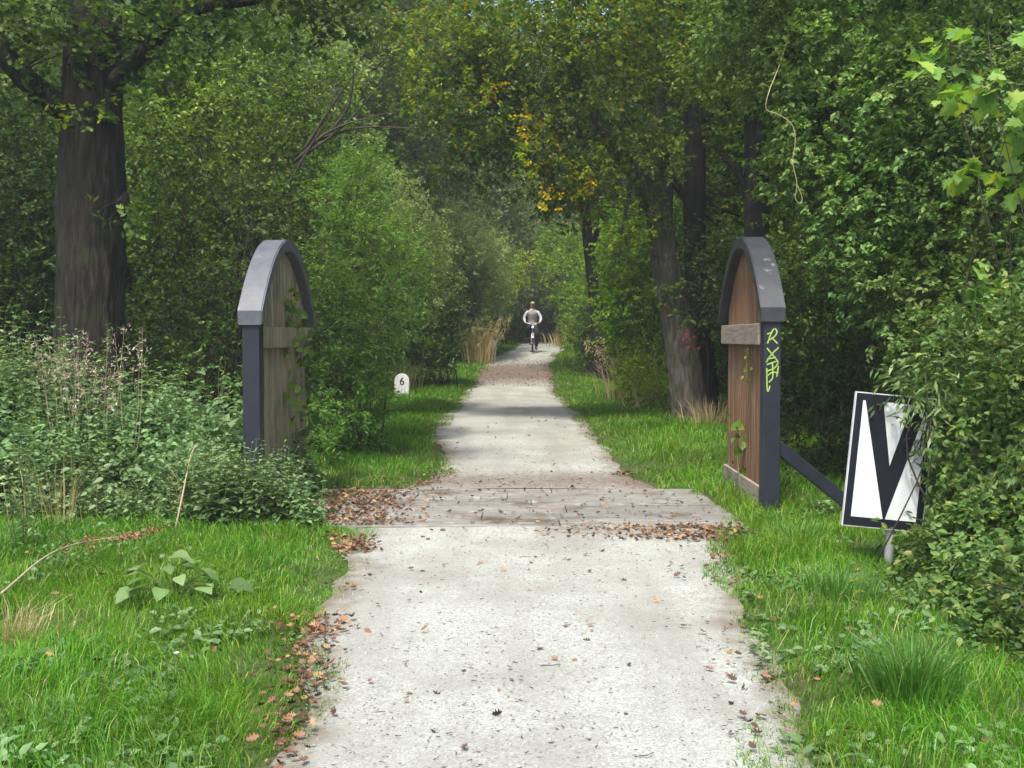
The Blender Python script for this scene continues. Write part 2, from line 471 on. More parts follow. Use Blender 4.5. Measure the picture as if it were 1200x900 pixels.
def path_material():
    m, nt, out = newmat('gravel_path')
    tc = nd(nt, 'ShaderNodeTexCoord')
    v = tc.outputs['Object']
    f1 = nd(nt, 'ShaderNodeTexNoise', {'Vector': v, 'Scale': 105.0, 'Detail': 5.0, 'Roughness': .7})
    col = ramp(nt, f1.outputs['Fac'], [(.32, (.085, .085, .073)), (.43, (.27, .277, .243)), (.60, (.405, .417, .372)), (.76, (.60, .612, .56))])
    vo = nd(nt, 'ShaderNodeTexVoronoi', {'Vector': v, 'Scale': 60.0, 'Randomness': 1.0})
    cr = ramp(nt, vo.outputs['Color'], [(.0, (.78, .78, .78)), (1.0, (1.18, 1.18, 1.16))])
    vmul = nd(nt, 'ShaderNodeVectorMath', {0: col, 1: cr}, operation='MULTIPLY')
    col = vmul.outputs[0]
    # larger patches: bare fines, damp, worn tracks
    f2 = nd(nt, 'ShaderNodeTexNoise', {'Vector': v, 'Scale': .9, 'Detail': 6.0, 'Roughness': .65})
    mr = nd(nt, 'ShaderNodeMapRange', {'Value': f2.outputs['Fac'], 'From Min': .42, 'From Max': .68, 'To Min': 0., 'To Max': .75})
    col = mixc(nt, mr.outputs[0], col, (.20, .19, .16))
    mpt = nd(nt, 'ShaderNodeMapping', {'Vector': v, 'Scale': (1.6, .16, 1)})
    ft = nd(nt, 'ShaderNodeTexNoise', {'Vector': mpt.outputs[0], 'Scale': 1.6, 'Detail': 5.0})
    mt_ = nd(nt, 'ShaderNodeMapRange', {'Value': ft.outputs['Fac'], 'From Min': .45, 'From Max': .65, 'To Min': 0., 'To Max': .45})
    col = mixc(nt, mt_.outputs[0], col, (.21, .20, .17))
    f4 = nd(nt, 'ShaderNodeTexNoise', {'Vector': v, 'Scale': 9.0, 'Detail': 6.0, 'Roughness': .75})
    mr4 = nd(nt, 'ShaderNodeMapRange', {'Value': f4.outputs['Fac'], 'From Min': .56, 'From Max': .72, 'To Min': 0., 'To Max': .6})
    col = mixc(nt, mr4.outputs[0], col, (.19, .17, .14))
    vc = nd(nt, 'ShaderNodeTexVoronoi', {'Vector': v, 'Scale': 22.0, 'Randomness': 1.0})
    n6 = nd(nt, 'ShaderNodeTexNoise', {'Vector': v, 'Scale': 3.0, 'Detail': 4.0})
    th = nd(nt, 'ShaderNodeMapRange', {'Value': n6.outputs['Fac'], 'From Min': .35, 'From Max': .7, 'To Min': .04, 'To Max': .26})
    sb_ = nd(nt, 'ShaderNodeMath', {0: th.outputs[0], 1: vc.outputs['Distance']}, operation='SUBTRACT')
    m6 = nd(nt, 'ShaderNodeMapRange', {'Value': sb_.outputs[0], 'From Min': 0., 'From Max': .06, 'To Min': 0., 'To Max': .75})
    col = mixc(nt, m6.outputs[0], col, (.10, .09, .075))
    # dirt along the edges (mesh attribute, 1 at the edge)
    at = nd(nt, 'ShaderNodeAttribute', attribute_name='edge')
    f3 = nd(nt, 'ShaderNodeTexNoise', {'Vector': v, 'Scale': 5.0, 'Detail': 5.0})
    ad = nd(nt, 'ShaderNodeMath', {0: at.outputs['Fac'], 1: f3.outputs['Fac']}, operation='ADD')
    me = nd(nt, 'ShaderNodeMapRange', {'Value': ad.outputs[0], 'From Min': 1.05, 'From Max': 1.5, 'To Min': 0., 'To Max': .8})
    col = mixc(nt, me.outputs[0], col, (.13, .10, .065))
    # soil and litter, with canopy shade painted past the deck and on the slope
    lt = nd(nt, 'ShaderNodeAttribute', attribute_name='litter_shade')
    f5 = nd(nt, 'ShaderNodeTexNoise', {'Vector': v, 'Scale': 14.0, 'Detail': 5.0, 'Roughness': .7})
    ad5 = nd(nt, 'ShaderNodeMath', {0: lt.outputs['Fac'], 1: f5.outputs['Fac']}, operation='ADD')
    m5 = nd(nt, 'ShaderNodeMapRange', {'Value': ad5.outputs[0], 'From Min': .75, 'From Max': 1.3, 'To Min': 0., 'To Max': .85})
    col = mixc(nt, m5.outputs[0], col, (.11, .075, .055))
    bp = nd(nt, 'ShaderNodeBump', {'Strength': .6, 'Distance': .012, 'Height': f1.outputs['Fac']})
    b = nd(nt, 'ShaderNodeBsdfPrincipled', {'Base Color': col, 'Roughness': .9, 'Specular IOR Level': .2, 'Normal': bp.outputs[0]})
    nt.links.new(b.outputs[0], out.inputs['Surface'])
    return m


M['path'] = path_material()
M['soil'] = bumpmat('soil_and_turf', [(.3, (.030, .038, .014)), (.5, (.050, .070, .020)), (.75, (.075, .095, .028))], nscale=7, detail=8, rough=.95, bump=.6, dist=.03, extra=[((.06, .045, .028), 2.5, .52, .72)])
M['pebble'] = bumpmat('pebble', [(.3, (.17, .165, .15)), (.7, (.34, .335, .31))], nscale=20, island=.5)

# ------------------------------------------------------------------ world and sun
SUN_EL, SUN_AZ = math.radians(60), math.radians(199)      # azimuth clockwise from +Y: behind and to the west of the camera
to_sun = Vector((math.sin(SUN_AZ) * math.cos(SUN_EL), math.cos(SUN_AZ) * math.cos(SUN_EL), math.sin(SUN_EL)))
w = bpy.data.worlds.new('World')
scene.world = w
w.use_nodes = True
nt = w.node_tree
nt.nodes.clear()
sky = nt.nodes.new('ShaderNodeTexSky')
sky.sky_type = 'NISHITA'
sky.sun_disc = False
sky.sun_elevation = SUN_EL
sky.sun_rotation = SUN_AZ
sky.air_density = 1.0
sky.dust_density = 3.0
sky.ozone_density = 1.0
bg = nt.nodes.new('ShaderNodeBackground')
bg.inputs['Strength'].default_value = .15
wo = nt.nodes.new('ShaderNodeOutputWorld')
nt.links.new(sky.outputs[0], bg.inputs[0])
nt.links.new(bg.outputs[0], wo.inputs[0])
sd = bpy.data.lights.new('sun', 'SUN')
sd.energy = 2.4
sd.angle = math.radians(6.0)
sd.color = (1, .95, .87)
so = bpy.data.objects.new('sun', sd)
COL.objects.link(so)
so.rotation_euler = (-to_sun).to_track_quat('-Z', 'Y').to_euler()
so.location = (0, 0, 40)

# ------------------------------------------------------------------ ground sheet
def grid_axis(bands):
    a = []
    for s, e, n in bands:
        a += list(np.linspace(s, e, n, endpoint=False))
    a.append(bands[-1][1])
    return np.array(a)


gx = grid_axis([(-400, -40, 10), (-40, -9, 20), (-9, 9, 90), (9, 40, 20), (40, 400, 10)])
gy = grid_axis([(-60, -6, 12), (-6, 20, 120), (20, 60, 100), (60, 130, 20), (130, 600, 8)])
X, Y = np.meshgrid(gx, gy)
Z = zg(X, Y)
nx = len(gx); ny = len(gy)
idx = np.arange(nx * ny).reshape(ny, nx)
F = np.stack([idx[:-1, :-1], idx[:-1, 1:], idx[1:, 1:], idx[1:, :-1]], -1).reshape(-1, 4)
tag(link('ground', mesh_np('ground', np.stack([X, Y, Z], -1).reshape(-1, 3), [F], M['soil'], smooth=True)), kind='structure')

# path sheet
py_ = np.concatenate([np.linspace(-8, 9.46, 160), np.linspace(11.88, 60, 260), np.linspace(60.5, 105, 40)])
cols = np.linspace(-1, 1, 31)


def path_rows(ys):
    V, ed, li = [], [], []
    for y in ys:
        a = xl(y) - .05 + (vnoise(y, 1.7, .35, 1) - .5) * .16 + (vnoise(y, 5.7, 1.1, 1) - .5) * .18
        b = xr(y) + .05 + (vnoise(y, 3.7, .35, 2) - .5) * .16 + (vnoise(y, 8.7, 1.1, 2) - .5) * .18
        x = a + (b - a) * (cols + 1) / 2
        z = prof(y) + .014 + .02 * (1 - cols ** 2)
        V.append(np.stack([x, np.full_like(x, y), z + 0 * x], -1))
        ed.append(np.clip((np.abs(cols) - .55) / .45, 0, 1))
        l = .9 * math.exp(-((y - 34.0) / 3.2) ** 2) + 1.0 * math.exp(-((y - 12.5) / 1.0) ** 2) * .68 + .30 * math.exp(-((y - 14.6) / .5) ** 2) + .12 * math.exp(-((y - 18.0) / 1.5) ** 2)  # darkens the slope and the stretch past the deck: tree shade mixed with litter
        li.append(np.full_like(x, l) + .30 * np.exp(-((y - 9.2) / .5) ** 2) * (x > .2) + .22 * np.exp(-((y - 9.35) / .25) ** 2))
    return np.concatenate(V), np.concatenate(ed), np.concatenate(li)


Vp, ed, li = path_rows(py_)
nr, nc = len(py_), len(cols)
idx = np.arange(nr * nc).reshape(nr, nc)
F = np.stack([idx[:-1, :-1], idx[:-1, 1:], idx[1:, 1:], idx[1:, :-1]], -1)
F = np.delete(F, 159, axis=0).reshape(-1, 4)            # the deck bridges this stretch
me = mesh_np('path', Vp, [F], M['path'], smooth=True)
for nm, arr in (('edge', ed), ('litter_shade', li)):
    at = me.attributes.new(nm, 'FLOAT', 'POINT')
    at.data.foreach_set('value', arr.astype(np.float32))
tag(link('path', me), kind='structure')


# ------------------------------------------------------------------ box builder
def bm_box(bm, lo, hi, bev=0.0, rot=None, at=(0, 0, 0)):
    lo, hi = Vector(lo), Vector(hi)
    c = (lo + hi) / 2
    s = hi - lo
    r = bmesh.ops.create_cube(bm, size=1)
    vs = r['verts']
    for v in vs:
        v.co = Vector((v.co.x * s.x, v.co.y * s.y, v.co.z * s.z)) + c
    if bev:
        es = list({e for v in vs for e in v.link_edges})
        g = bmesh.ops.bevel(bm, geom=es, offset=bev, segments=2, affect='EDGES', profile=.6)
        vs = list({v for f in g['faces'] for v in f.verts} | {v for v in vs if v.is_valid})
    if rot is not None:
        for v in vs:
            v.co = rot @ v.co + Vector(at)
    return vs


def bm_obj(name, bm, mat, parent=None, smooth=False):
    bmesh.ops.recalc_face_normals(bm, faces=bm.faces)
    me = bpy.data.meshes.new(name)
    bm.to_mesh(me)
    bm.free()
    for m in (mat if isinstance(mat, (list, tuple)) else [mat]):
        me.materials.append(m)
    if smooth:
        for p in me.polygons:
            p.use_smooth = True
    return link(name, me, parent)


# ------------------------------------------------------------------ deck
bm = bmesh.new()
y = 9.47
k = 0
for wd in (.37, .40, .46, .40, .42, .36):
    a = -2.12 + random.uniform(-.03, .03)
    b = 2.0 + random.uniform(-.03, .03)
    mid = random.uniform(-.3, .6)
    hgt = random.uniform(-.004, .004)
    for s, e in ((a, mid - .004), (mid + .004, b)):
        bm_box(bm, (s, y, -.06), (e, y + wd - .014, .033 + hgt), .006)
    y += wd
    k += 1
deck = bm_obj('timber_deck', bm, M['deck'])
tag(deck, 'low deck of weathered grey timber boards across the path between the arched gates', 'deck')


# ------------------------------------------------------------------ arched gates
A0, AZ, AR, AU = 1.02, 1.925, .725, 2.05


def arch(u):        # top line of the arch, u along the leaf
    t = np.clip(np.abs(u) / 1.115, 0, 1)
    return AZ + AR * (1 - t ** AU)


def make_gate(label, near, far, face, wood, cap, base_z, strut=False, graffiti=False):
    near = Vector(near); far = Vector(far)
    c = (near + far) / 2
    ang = math.atan2(far.y - near.y, far.x - near.x)
    root = thing('arched_gate', (c.x, c.y, base_z), label, 'gate', None, ang)
    # planks: local x along the leaf, local y across; face = +1 when the path lies on local +y
    bm = bmesh.new()
    n = 16
    for i in range(n):
        a = -.915 + i * (A0 + .915) / n
        b = a + (A0 + .915) / n - .026
        m_ = (a + b) / 2
        vs = bm_box(bm, (a, -.022, .06), (b, .022, 1), .004)
        for v in vs:
            if v.co.z > .5:
                v.co.z = float(arch(v.co.x)) - .10 + (v.co.z - 1)
    pan = bm_obj('plank_panel', bm, wood, root)
    bm = bmesh.new()
    pts_ = [(-.905, .08), (A0 - .03, .08)] + [(x_, float(arch(x_)) - .12) for x_ in np.linspace(A0 - .03, -.905, 21)]
    fa = [bm.verts.new((a_, -.006, b_)) for a_, b_ in pts_]; fb = [bm.verts.new((a_, .006, b_)) for a_, b_ in pts_]
    bm.faces.new(fa); bm.faces.new(fb[::-1])
    for i in range(len(pts_)):
        j = (i + 1) % len(pts_)
        bm.faces.new((fa[i], fb[i], fb[j], fa[j]))
    bm_obj('backing_board', bm, M['bark'], root)
    # post at the near end
    bm = bmesh.new()
    bm_box(bm, (-1.09, -.078, -.15), (-.935, .078, 1.88), .008)
    post = bm_obj('post', bm, M['steel'], root)
    # curved cap
    bm = bmesh.new()
    us = np.linspace(-1.115, 1.115, 49)
    th = .115
    rows = []
    for u in us:
        zt = float(arch(u))
        sl = abs(float(arch(u + .01) - arch(u - .01))) / .02
        vt = th * math.sqrt(1 + min(sl, .75) ** 2)
        rows.append([bm.verts.new((u, s * .112, z)) for s, z in ((-1, zt), (1, zt), (1, zt - vt), (-1, zt - vt))])
    for r0, r1 in zip(rows[:-1], rows[1:]):
        for k in range(4):
            bm.faces.new((r0[k], r0[(k + 1) % 4], r1[(k + 1) % 4], r1[k]))
    bm.faces.new(rows[0]); bm.faces.new(rows[-1][::-1])
    bmesh.ops.recalc_face_normals(bm, faces=bm.faces)
    es = [e for e in bm.edges if e.calc_face_angle(0) > .7]
    bmesh.ops.bevel(bm, geom=es, offset=.010, segments=2, affect='EDGES')
    cp = bm_obj('arch_cap', bm, cap, root)
    # cross rail on the path side and behind, kick board
    f = face
    bm = bmesh.new()
    lo, hi = sorted((f * .026, f * .085))
    bm_box(bm, (-.86, lo, 1.585), (A0 + .07, hi, 1.785), .008)
    bm_obj('cross_rail', bm, M['railwood'] if wood is M['woodred'] else wood, root)
    bm = bmesh.new()
    lo, hi = sorted((f * .026, f * .060))
    vs = bm_box(bm, (-.90, lo, .02), (A0 + .02, hi, .27), .006)
    kb = bm_obj('kick_board', bm, M['kick'] if wood is M['woodred'] else wood, root)
    if strut:
        bm = bmesh.new()
        L = 1.35
        rot = Matrix.Rotation(math.radians(-38) * -f, 3, 'X')
        vs = bm_box(bm, (-1.06, -.055, -.055), (-.96, .055, .055), .01)
        a = Vector((0, -f * .08, .66)); b = Vector((0, -f * .98, -.08))
        for v in vs:
            t = (v.co.y + .055) / .11
            p = a.lerp(b, t)
            v.co = Vector((v.co.x, p.y, p.z + v.co.z * 1.35))
        bm_obj('brace', bm, M['steel'], root)
    if graffiti:
        strokes = [
            [(-.045, 1.60), (-.01, 1.70), (.02, 1.735), (.04, 1.70), (.01, 1.655), (-.035, 1.63)], [(-.01, 1.655), (.045, 1.60)],
            [(-.05, 1.685), (.0, 1.70)],
            [(-.05, 1.56), (.05, 1.44)], [(.055, 1.565), (-.01, 1.50), (-.055, 1.43)],
            [(-.05, 1.41), (.05, 1.44), (.02, 1.38), (-.055, 1.35)], [(.0, 1.43), (.005, 1.30), (-.03, 1.25)], [(-.055, 1.30), (.0, 1.34), (.055, 1.335)],
            [(.055, 1.40), (.04, 1.30)], [(-.05, 1.38), (-.045, 1.20), (-.035, 1.17), (-.02, 1.22)], [(-.05, 1.46), (.03, 1.475)],
        ]
        bm = bmesh.new()
        for q, s in enumerate(strokes):
            pts = smooth_line(np.array(s), 10) if len(s) > 2 else np.array(s)
            tan = unit(np.gradient(pts, axis=0))
            nor = np.stack([-tan[:, 1], tan[:, 0]], 1) * .0058
            x = -1.09 - .0022 - q * .0003
            L_ = [bm.verts.new((x, -p[0] * f * -1 * -1, p[1])) for p in pts + nor]
            R_ = [bm.verts.new((x, -p[0] * f * -1 * -1, p[1])) for p in pts - nor]
            for i in range(len(pts) - 1):
                bm.faces.new((L_[i], L_[i + 1], R_[i + 1], R_[i]))
        bm_obj('graffiti_tag', bm, M['graffiti'], post)
    return root


right_gate = make_gate('open arched gate leaf of red brown planks with green graffiti on its dark steel post', (2.345, 10.06), (2.375, 12.10), 1, M['woodred'], M['capdark'], 0.0, True, True)
left_gate = make_gate('open arched gate leaf of grey brown planks with pale grey cap, overgrown by nettles', (-2.35, 10.06), (-2.275, 12.10), -1, M['woodgrey'], M['cap'], -.03)

# ------------------------------------------------------------------ V sign
sb = gp(1040, 668)
SX, SY = sb[0], sb[1]
sroot = thing('route_sign', (SX, SY, sb[2]), 'tilted white rectangular sign with a large black V, half hidden by the hedge', 'sign')
scale_ = FPX / SY
BW, BH = 95 / scale_, 158 / scale_
bc = P(1040, 541, SY)                    # board centre
tilt = math.radians(5.4)


def board(u, v, yoff):                     # u, v 0..1 from the top left corner
    x = (u - .5) * BW
    z = (.5 - v) * BH
    xr_ = x * math.cos(tilt) + z * math.sin(tilt)
    zr_ = -x * math.sin(tilt) + z * math.cos(tilt)
    return (bc[0] - SX + xr_ , yoff, bc[2] - sb[2] + zr_)


def plate(name, polys, y0, y1, mat, parent):
    bm = bmesh.new()
    for poly in polys:
        a = [bm.verts.new(board(u, v, y0)) for u, v in poly]
        b = [bm.verts.new(board(u, v, y1)) for u, v in poly]
        bm.faces.new(a); bm.faces.new(b[::-1])
        for i in range(len(poly)):
            j = (i + 1) % len(poly)
            bm.faces.new((a[i], b[i], b[j], a[j]))
    return bm_obj(name, bm, mat, parent)


brd = plate('board', [[(0, 0), (1, 0), (1, 1), (0, 1)]], -.036, -.010, M['rim'], sroot)
plate('border', [[(.014, .008), (.986, .008), (.986, .992), (.014, .992)]], -.0385, -.0355, M['signblack'], brd)
plate('face', [[(.098, .060), (.902, .060), (.902, .925), (.098, .925)]], -.0410, -.0380, M['signwhite'], brd)
plate('letter', [[(.125, .056), (.345, .056), (.505, .53), (.705, .056), (.875, .056), (.875, .10), (.516, .925), (.492, .925)]], -.0435, -.0405, M['signblack'], brd)
V_, F_ = tube([(0, .012, -.2), (.012, .015, .10), (.045, .018, .55), (.11, .02, 1.1)], [.031] * 4, 14)
g_ = Geo(); g_.add(V_, F_)
link('pole', g_.mesh('pole', M['pole'], smooth=False), sroot)

# ------------------------------------------------------------------ milestones
def text_mesh(body, size):
    cu = bpy.data.curves.new('text', 'FONT')
    cu.body = body
    cu.size = size
    cu.align_x = 'CENTER'
    cu.extrude = .004
    o = bpy.data.objects.new('text', cu)
    COL.objects.link(o)
    dg = bpy.context.evaluated_depsgraph_get()
    me = bpy.data.meshes.new_from_object(o.evaluated_get(dg))
    bpy.data.objects.remove(o)
    return me


def milestone(label, x, y, w, h, num=None):
    z = float(zg(x, y))
    root = thing('milestone', (x, y, z), label, 'milestone')
    bm = bmesh.new()
    prof_ = [(-w / 2, -.1), (w / 2, -.1)]
    for a in np.linspace(0, math.pi, 13):
        prof_.append((w / 2 * math.cos(a), h - w / 2 + w / 2 * math.sin(a)))
    f = [bm.verts.new((a, -.07, b)) for a, b in prof_]
    k = [bm.verts.new((a, .07, b)) for a, b in prof_]
    bm.faces.new(f); bm.faces.new(k[::-1])
    for i in range(len(f)):
        j = (i + 1) % len(f)
        bm.faces.new((f[i], k[i], k[j], f[j]))
    bmesh.ops.recalc_face_normals(bm, faces=bm.faces)
    bmesh.ops.bevel(bm, geom=[e for e in bm.edges if e.calc_face_angle(0) > .9], offset=.015, segments=2, affect='EDGES')
    bm_obj('stone', bm, M['stone'], root)
    if num:
        me = text_mesh(num, .26)
        me.materials.append(M['ink'])
        o = link('numeral', me, root, (.01, -.074, h * .50))
        o.rotation_euler = (math.pi / 2, 0, 0)
        bm = bmesh.new()
        for i, xx in enumerate((-.07, 0.0, .07)):
            bm_box(bm, (xx - .008, -.073, h * .20), (xx + .008, -.069, h * .40 - .02 * (i % 2)))
        bm_obj('tally', bm, plain('faded_paint', (.40, .41, .40)), root)
    return root


ms = gp(471, 464)
milestone('white round topped milestone with a black 6 in the grass beside the path', ms[0], ms[1], .36, .55, '6')
milestone('tiny white stone at the foot of the pale plume grass near the crest', -.72, 41.5, .30, .40)


# ------------------------------------------------------------------ shrubs and trees
def ctr(blobs):
    w = np.array([b[1][0] * b[1][2] for b in blobs])
    c = np.array([b[0] for b in blobs])
    return (c * w[:, None]).sum(0) / w.sum()


def shrub(name, label, cat, rows, mat, L, T, lai=3, per=11, group=None, stems=9, base=None, part='foliage', stem_mat='twig', rad=.016, blobs=None, mats2=None, **kw):
    bl = blobs if blobs is not None else blobs_px(rows)
    c = ctr(bl)
    bx, by = (c[0], c[1]) if base is None else base
    o = np.array([bx, by, float(zg(bx, by))])
    root = thing(name, o, label, cat, group)
    g = Geo()
    foliage(g, bl, L, T, lai, per, mi=0, twig_mi=1, twig_p=kw.pop('twig_p', .12), **kw)
    if mats2:
        for m2, frac in mats2:
            pass
    link(part, g.mesh(part, [M[mat], M[stem_mat]], o), root)
    if stems:
        g = Geo()
        for i in range(stems):
            b = bl[i % len(bl)]
            e = b[0] + randdir(1)[0] * b[1] * .55
            s = np.array([bx, by, 0]) + np.array([rng.normal(0, .28), rng.normal(0, .2), 0])
            s[2] = float(zg(s[0], s[1])) - .05
            e[2] = max(e[2], s[2] + .4)
            m_ = s * .45 + e * .55 + rng.normal(0, .10, 3); m_[2] = s[2] + (e[2] - s[2]) * .62
            pl = smooth_line([s, m_, e], 9)
            V, F = tube(pl, np.linspace(rad, rad * .35, 9) * rng.uniform(.7, 1.3), 6)
            g.add(V, F)
        link('stems' if False else 'stem', g.mesh('stem', M[stem_mat], o, True), root)
    return root


def tree(name, label, trunk, limbs, rows, bark, leaf, L, T, lai=3, per=11, group=None, blobs=None, extra=(), nbr=26, sides=18, cat='tree', **kw):
    """trunk / limbs: rows of (x, y, z, radius)"""
    tr = np.array(trunk, float)
    o = tr[0, :3].copy()
    root = thing(name, o, label, cat, group)
    n = (16 if sides > 20 else 10) * len(tr)
    sl = smooth_line(tr, n)
    V, F = tube(sl[:, :3], sl[:, 3], 90 if sides > 20 else sides, rough=.012 if sides > 20 else .05, ridge=.09 if sides > 20 else 0)
    g = Geo(); g.add(V, F)
    link('trunk', g.mesh('trunk', M[bark], o, True), root)
    skel = [sl[len(sl) // 3:, :3]]
    for lb in limbs:
        ll = smooth_line(np.array(lb, float), 8 * len(lb))
        V, F = tube(ll[:, :3], ll[:, 3], 10, rough=.05)
        g = Geo(); g.add(V, F)
        link('limb', g.mesh('limb', M[bark], o, True), root)
        skel.append(ll[len(ll) // 4:, :3])
    skel = np.concatenate(skel)
    bl = blobs if blobs is not None else blobs_px(rows)
    g = Geo()
    foliage(g, bl, L, T, lai, per, mi=0, twig_mi=1, twig_p=kw.pop('twig_p', .06), **kw)
    for i in range(nbr):
        b = bl[i % len(bl)]
        e = b[0] + randdir(1)[0] * b[1] * rng.uniform(.2, .8)
        s = skel[np.argmin(np.linalg.norm(skel - e, axis=1) + rng.uniform(0, .8, len(skel)))]
        m_ = (s + e) / 2 + rng.normal(0, .12, 3) * np.linalg.norm(e - s)
        pl = smooth_line([s, m_, e], 8)
        ln = np.linalg.norm(e - s)
        V, F = tube(pl, np.linspace(.012 * ln + .006, .006, 8), 5, cap=False)
        g.add(V, F, 1)
    mats = [M[leaf], M[bark]]
    for k, (mname, eb, el) in enumerate(extra):
        mats.append(M[mname])
        foliage(g, blobs_px(eb), L * .8, T, el, per, mi=2 + k, **kw)
    link('crown', g.mesh('crown', mats, o), root)
    return root


def pr(px, py, d, r):
    p = P(px, py, d)
    return (p[0], p[1], p[2], r)


# --- big oak on the near west side
ob = gp(106, 560)
OD = 13.4
tree('oak_tree', 'big oak with thick rough trunk rising from the nettles and two low limbs',
     [pr(104, 520, OD, .58), pr(105, 430, OD, .41), pr(106, 330, OD, .38), pr(107, 230, OD, .38), pr(108, 120, OD, .33), pr(109, 20, OD, .31), pr(112, -120, OD, .30), pr(105, -320, OD, .22), pr(112, -520, OD, .12)],
     [[pr(88, 135, OD, .16), pr(52, 112, OD - .2, .145), pr(10, 70, OD - .5, .125), pr(-50, -10, OD - .8, .10), pr(-130, -90, OD - 1, .07)],
      [pr(122, 108, OD, .13), pr(152, 78, OD - .3, .10), pr(182, 46, OD - .5, .085), pr(215, 16, OD - .7, .075), pr(270, 4, OD - 1, .06), pr(335, -6, OD - 1.2, .05), pr(420, -30, OD - 1.3, .03)],
      [pr(108, -80, OD, .14), pr(180, -200, OD - .8, .10), pr(260, -290, OD - 1.5, .05)],
      [pr(128, 265, OD, .16), pr(143, 240, OD - .1, .09), pr(148, 225, OD - .1, .03)]],
     [(60, 20, 12.6, 70, 34, .7), (-40, 40, 12.8, 80, 60, 1), (200, 60, 12.9, 50, 26, .6), (170, -10, 12.2, 90, 36, .8), (300, 20, 12.2, 80, 36, .8), (390, 5, 12.2, 60, 30, .7),
      (330, -50, 12, 110, 40, .9), (60, -120, 13.6, 110, 60, 1.0), (-90, -60, 13.4, 110, 70, 1.2), (90, -420, 13.8, 120, 80, 1.1), (-40, -300, 13.8, 120, 70, 1.1), (95, 122, 12.85, 34, 18, .2), (128, 262, 12.9, 22, 12, .12), (150, 60, 12.8, 40, 22, .3), (75, 60, 12.7, 36, 24, .25), (30, 130, 12.9, 34, 18, .3)],
     'bark', 'dark', .10, T_OAK, lai=2.2, per=9, nbr=60, sides=28, droop=.2, ragged=.3,
     extra=(('lime', [(100, 125, 12.75, 22, 14, .15)], 1.0),))

# --- leaning trunk on the far side of the east gate, with its neighbours
LD = 19.3
lb = gp(808, 498)
tree('oak_tree', 'leaning oak with bare grey trunk in the verge past the plank gate, turning yellow',
     [pr(812, 512, LD, .36), pr(808, 480, LD, .30), pr(800, 420, LD, .275), pr(788, 350, LD, .25), pr(777, 290, LD, .24), pr(768, 240, LD, .19), pr(745, 205, LD, .145), pr(722, 175, LD - .1, .125), pr(700, 140, LD - .2, .10), pr(678, 100, LD - .3, .09), pr(664, 50, LD - .4, .075), pr(655, -40, LD - .5, .05)],
     [[pr(772, 290, LD, .20), pr(778, 225, LD + .1, .16), pr(772, 150, LD + .2, .12), pr(780, 60, LD + .3, .08), pr(775, -60, LD + .3, .05)],
      [pr(742, 203, LD, .05), pr(735, 240, LD - .3, .035), pr(728, 275, LD - .4, .02)],
      [pr(680, 105, LD - .3, .06), pr(640, 118, LD - .6, .04), pr(600, 128, LD - .8, .025)],
      [pr(715, 165, LD - .1, .05), pr(660, 156, LD - .4, .035), pr(600, 152, LD - .6, .02)]],
     [(620, 60, 18.5, 90, 55, 1.3), (520, 50, 18.6, 70, 45, 1.1), (540, 120, 18.6, 60, 40, 1.0), (640, 180, 18.6, 55, 32, .9), (700, 110, 18.4, 70, 45, 1.0), (760, 180, 18.6, 50, 36, .9), (700, 30, 18, 90, 50, 1.4),
      (600, -20, 18.3, 110, 36, 1.2), (760, -30, 18.3, 110, 40, 1.2), (700, -130, 18.6, 90, 60, 1.2), (560, 190, 19, 50, 30, .8), (690, 235, 18.8, 50, 26, .7), (760, 250, 18.9, 26, 26, .5), (640, 228, 18.8, 40, 20, .6), (820, 60, 18.6, 60, 60, 1), (570, 110, 19, 70, 70, 1.2)],
     'barkgrey', 'autumn', .085, T_DIAMOND, lai=2.3, per=11, nbr=70, sides=26, ragged=.35, droop=.3,
     extra=(('yellow', [(625, 142, 18.0, 18, 11, .35), (636, 160, 17.9, 14, 8, .3), (572, 103, 17.8, 7, 6, .12), (645, 238, 18, 18, 9, .3), (622, 188, 18, 9, 9, .2), (680, 218, 18.0, 10, 8, .2), (612, 162, 17.9, 8, 5, .15)], .9),
            ('lime', [(690, 200, 18.1, 40, 22, .4), (740, 270, 18.3, 30, 20, .4), (520, 60, 18, 50, 30, .6), (500, 100, 18.1, 36, 26, .5), (600, 50, 17.8, 60, 30, .7), (690, 60, 17.6, 60, 30, .7), (560, 130, 18, 46, 26, .5), (640, 195, 17.9, 46, 22, .5), (750, 170, 18, 44, 26, .5), (660, 130, 17.8, 50, 24, .5), (790, 90, 18, 44, 26, .5)], .8)))

tree('oak_tree', 'dark straight trunk standing just behind the leaning bare oak trunk',
     [pr(828, 500, 21, .30), pr(824, 440, 21, .26), pr(816, 350, 21, .20), pr(814, 250, 21, .21), pr(814, 160, 21, .19), pr(808, 60, 21, .14), pr(800, -60, 21, .10), pr(800, -200, 21, .06)],
     [[pr(813, 245, 21, .10), pr(780, 200, 21, .08), pr(750, 160, 21.2, .05)], [pr(812, 170, 21, .08), pr(850, 100, 21.2, .06), pr(880, 40, 21.5, .04)]],
     [(810, 40, 21.5, 90, 70, 1.6), (850, 150, 21.6, 60, 40, 1), (800, -60, 21, 110, 60, 1.5), (740, 90, 22, 80, 60, 1.5), (860, 250, 21.8, 50, 40, .8), (845, 330, 21.9, 40, 50, .7), (835, 420, 22, 40, 50, .7)],
     'barkdark', 'autumn', .085, T_DIAMOND, lai=2.6, nbr=40, ragged=.3,
     extra=(('lime', [(852, 262, 20.8, 18, 12, .25), (800, 290, 20.4, 12, 12, .2)], 1.0),))

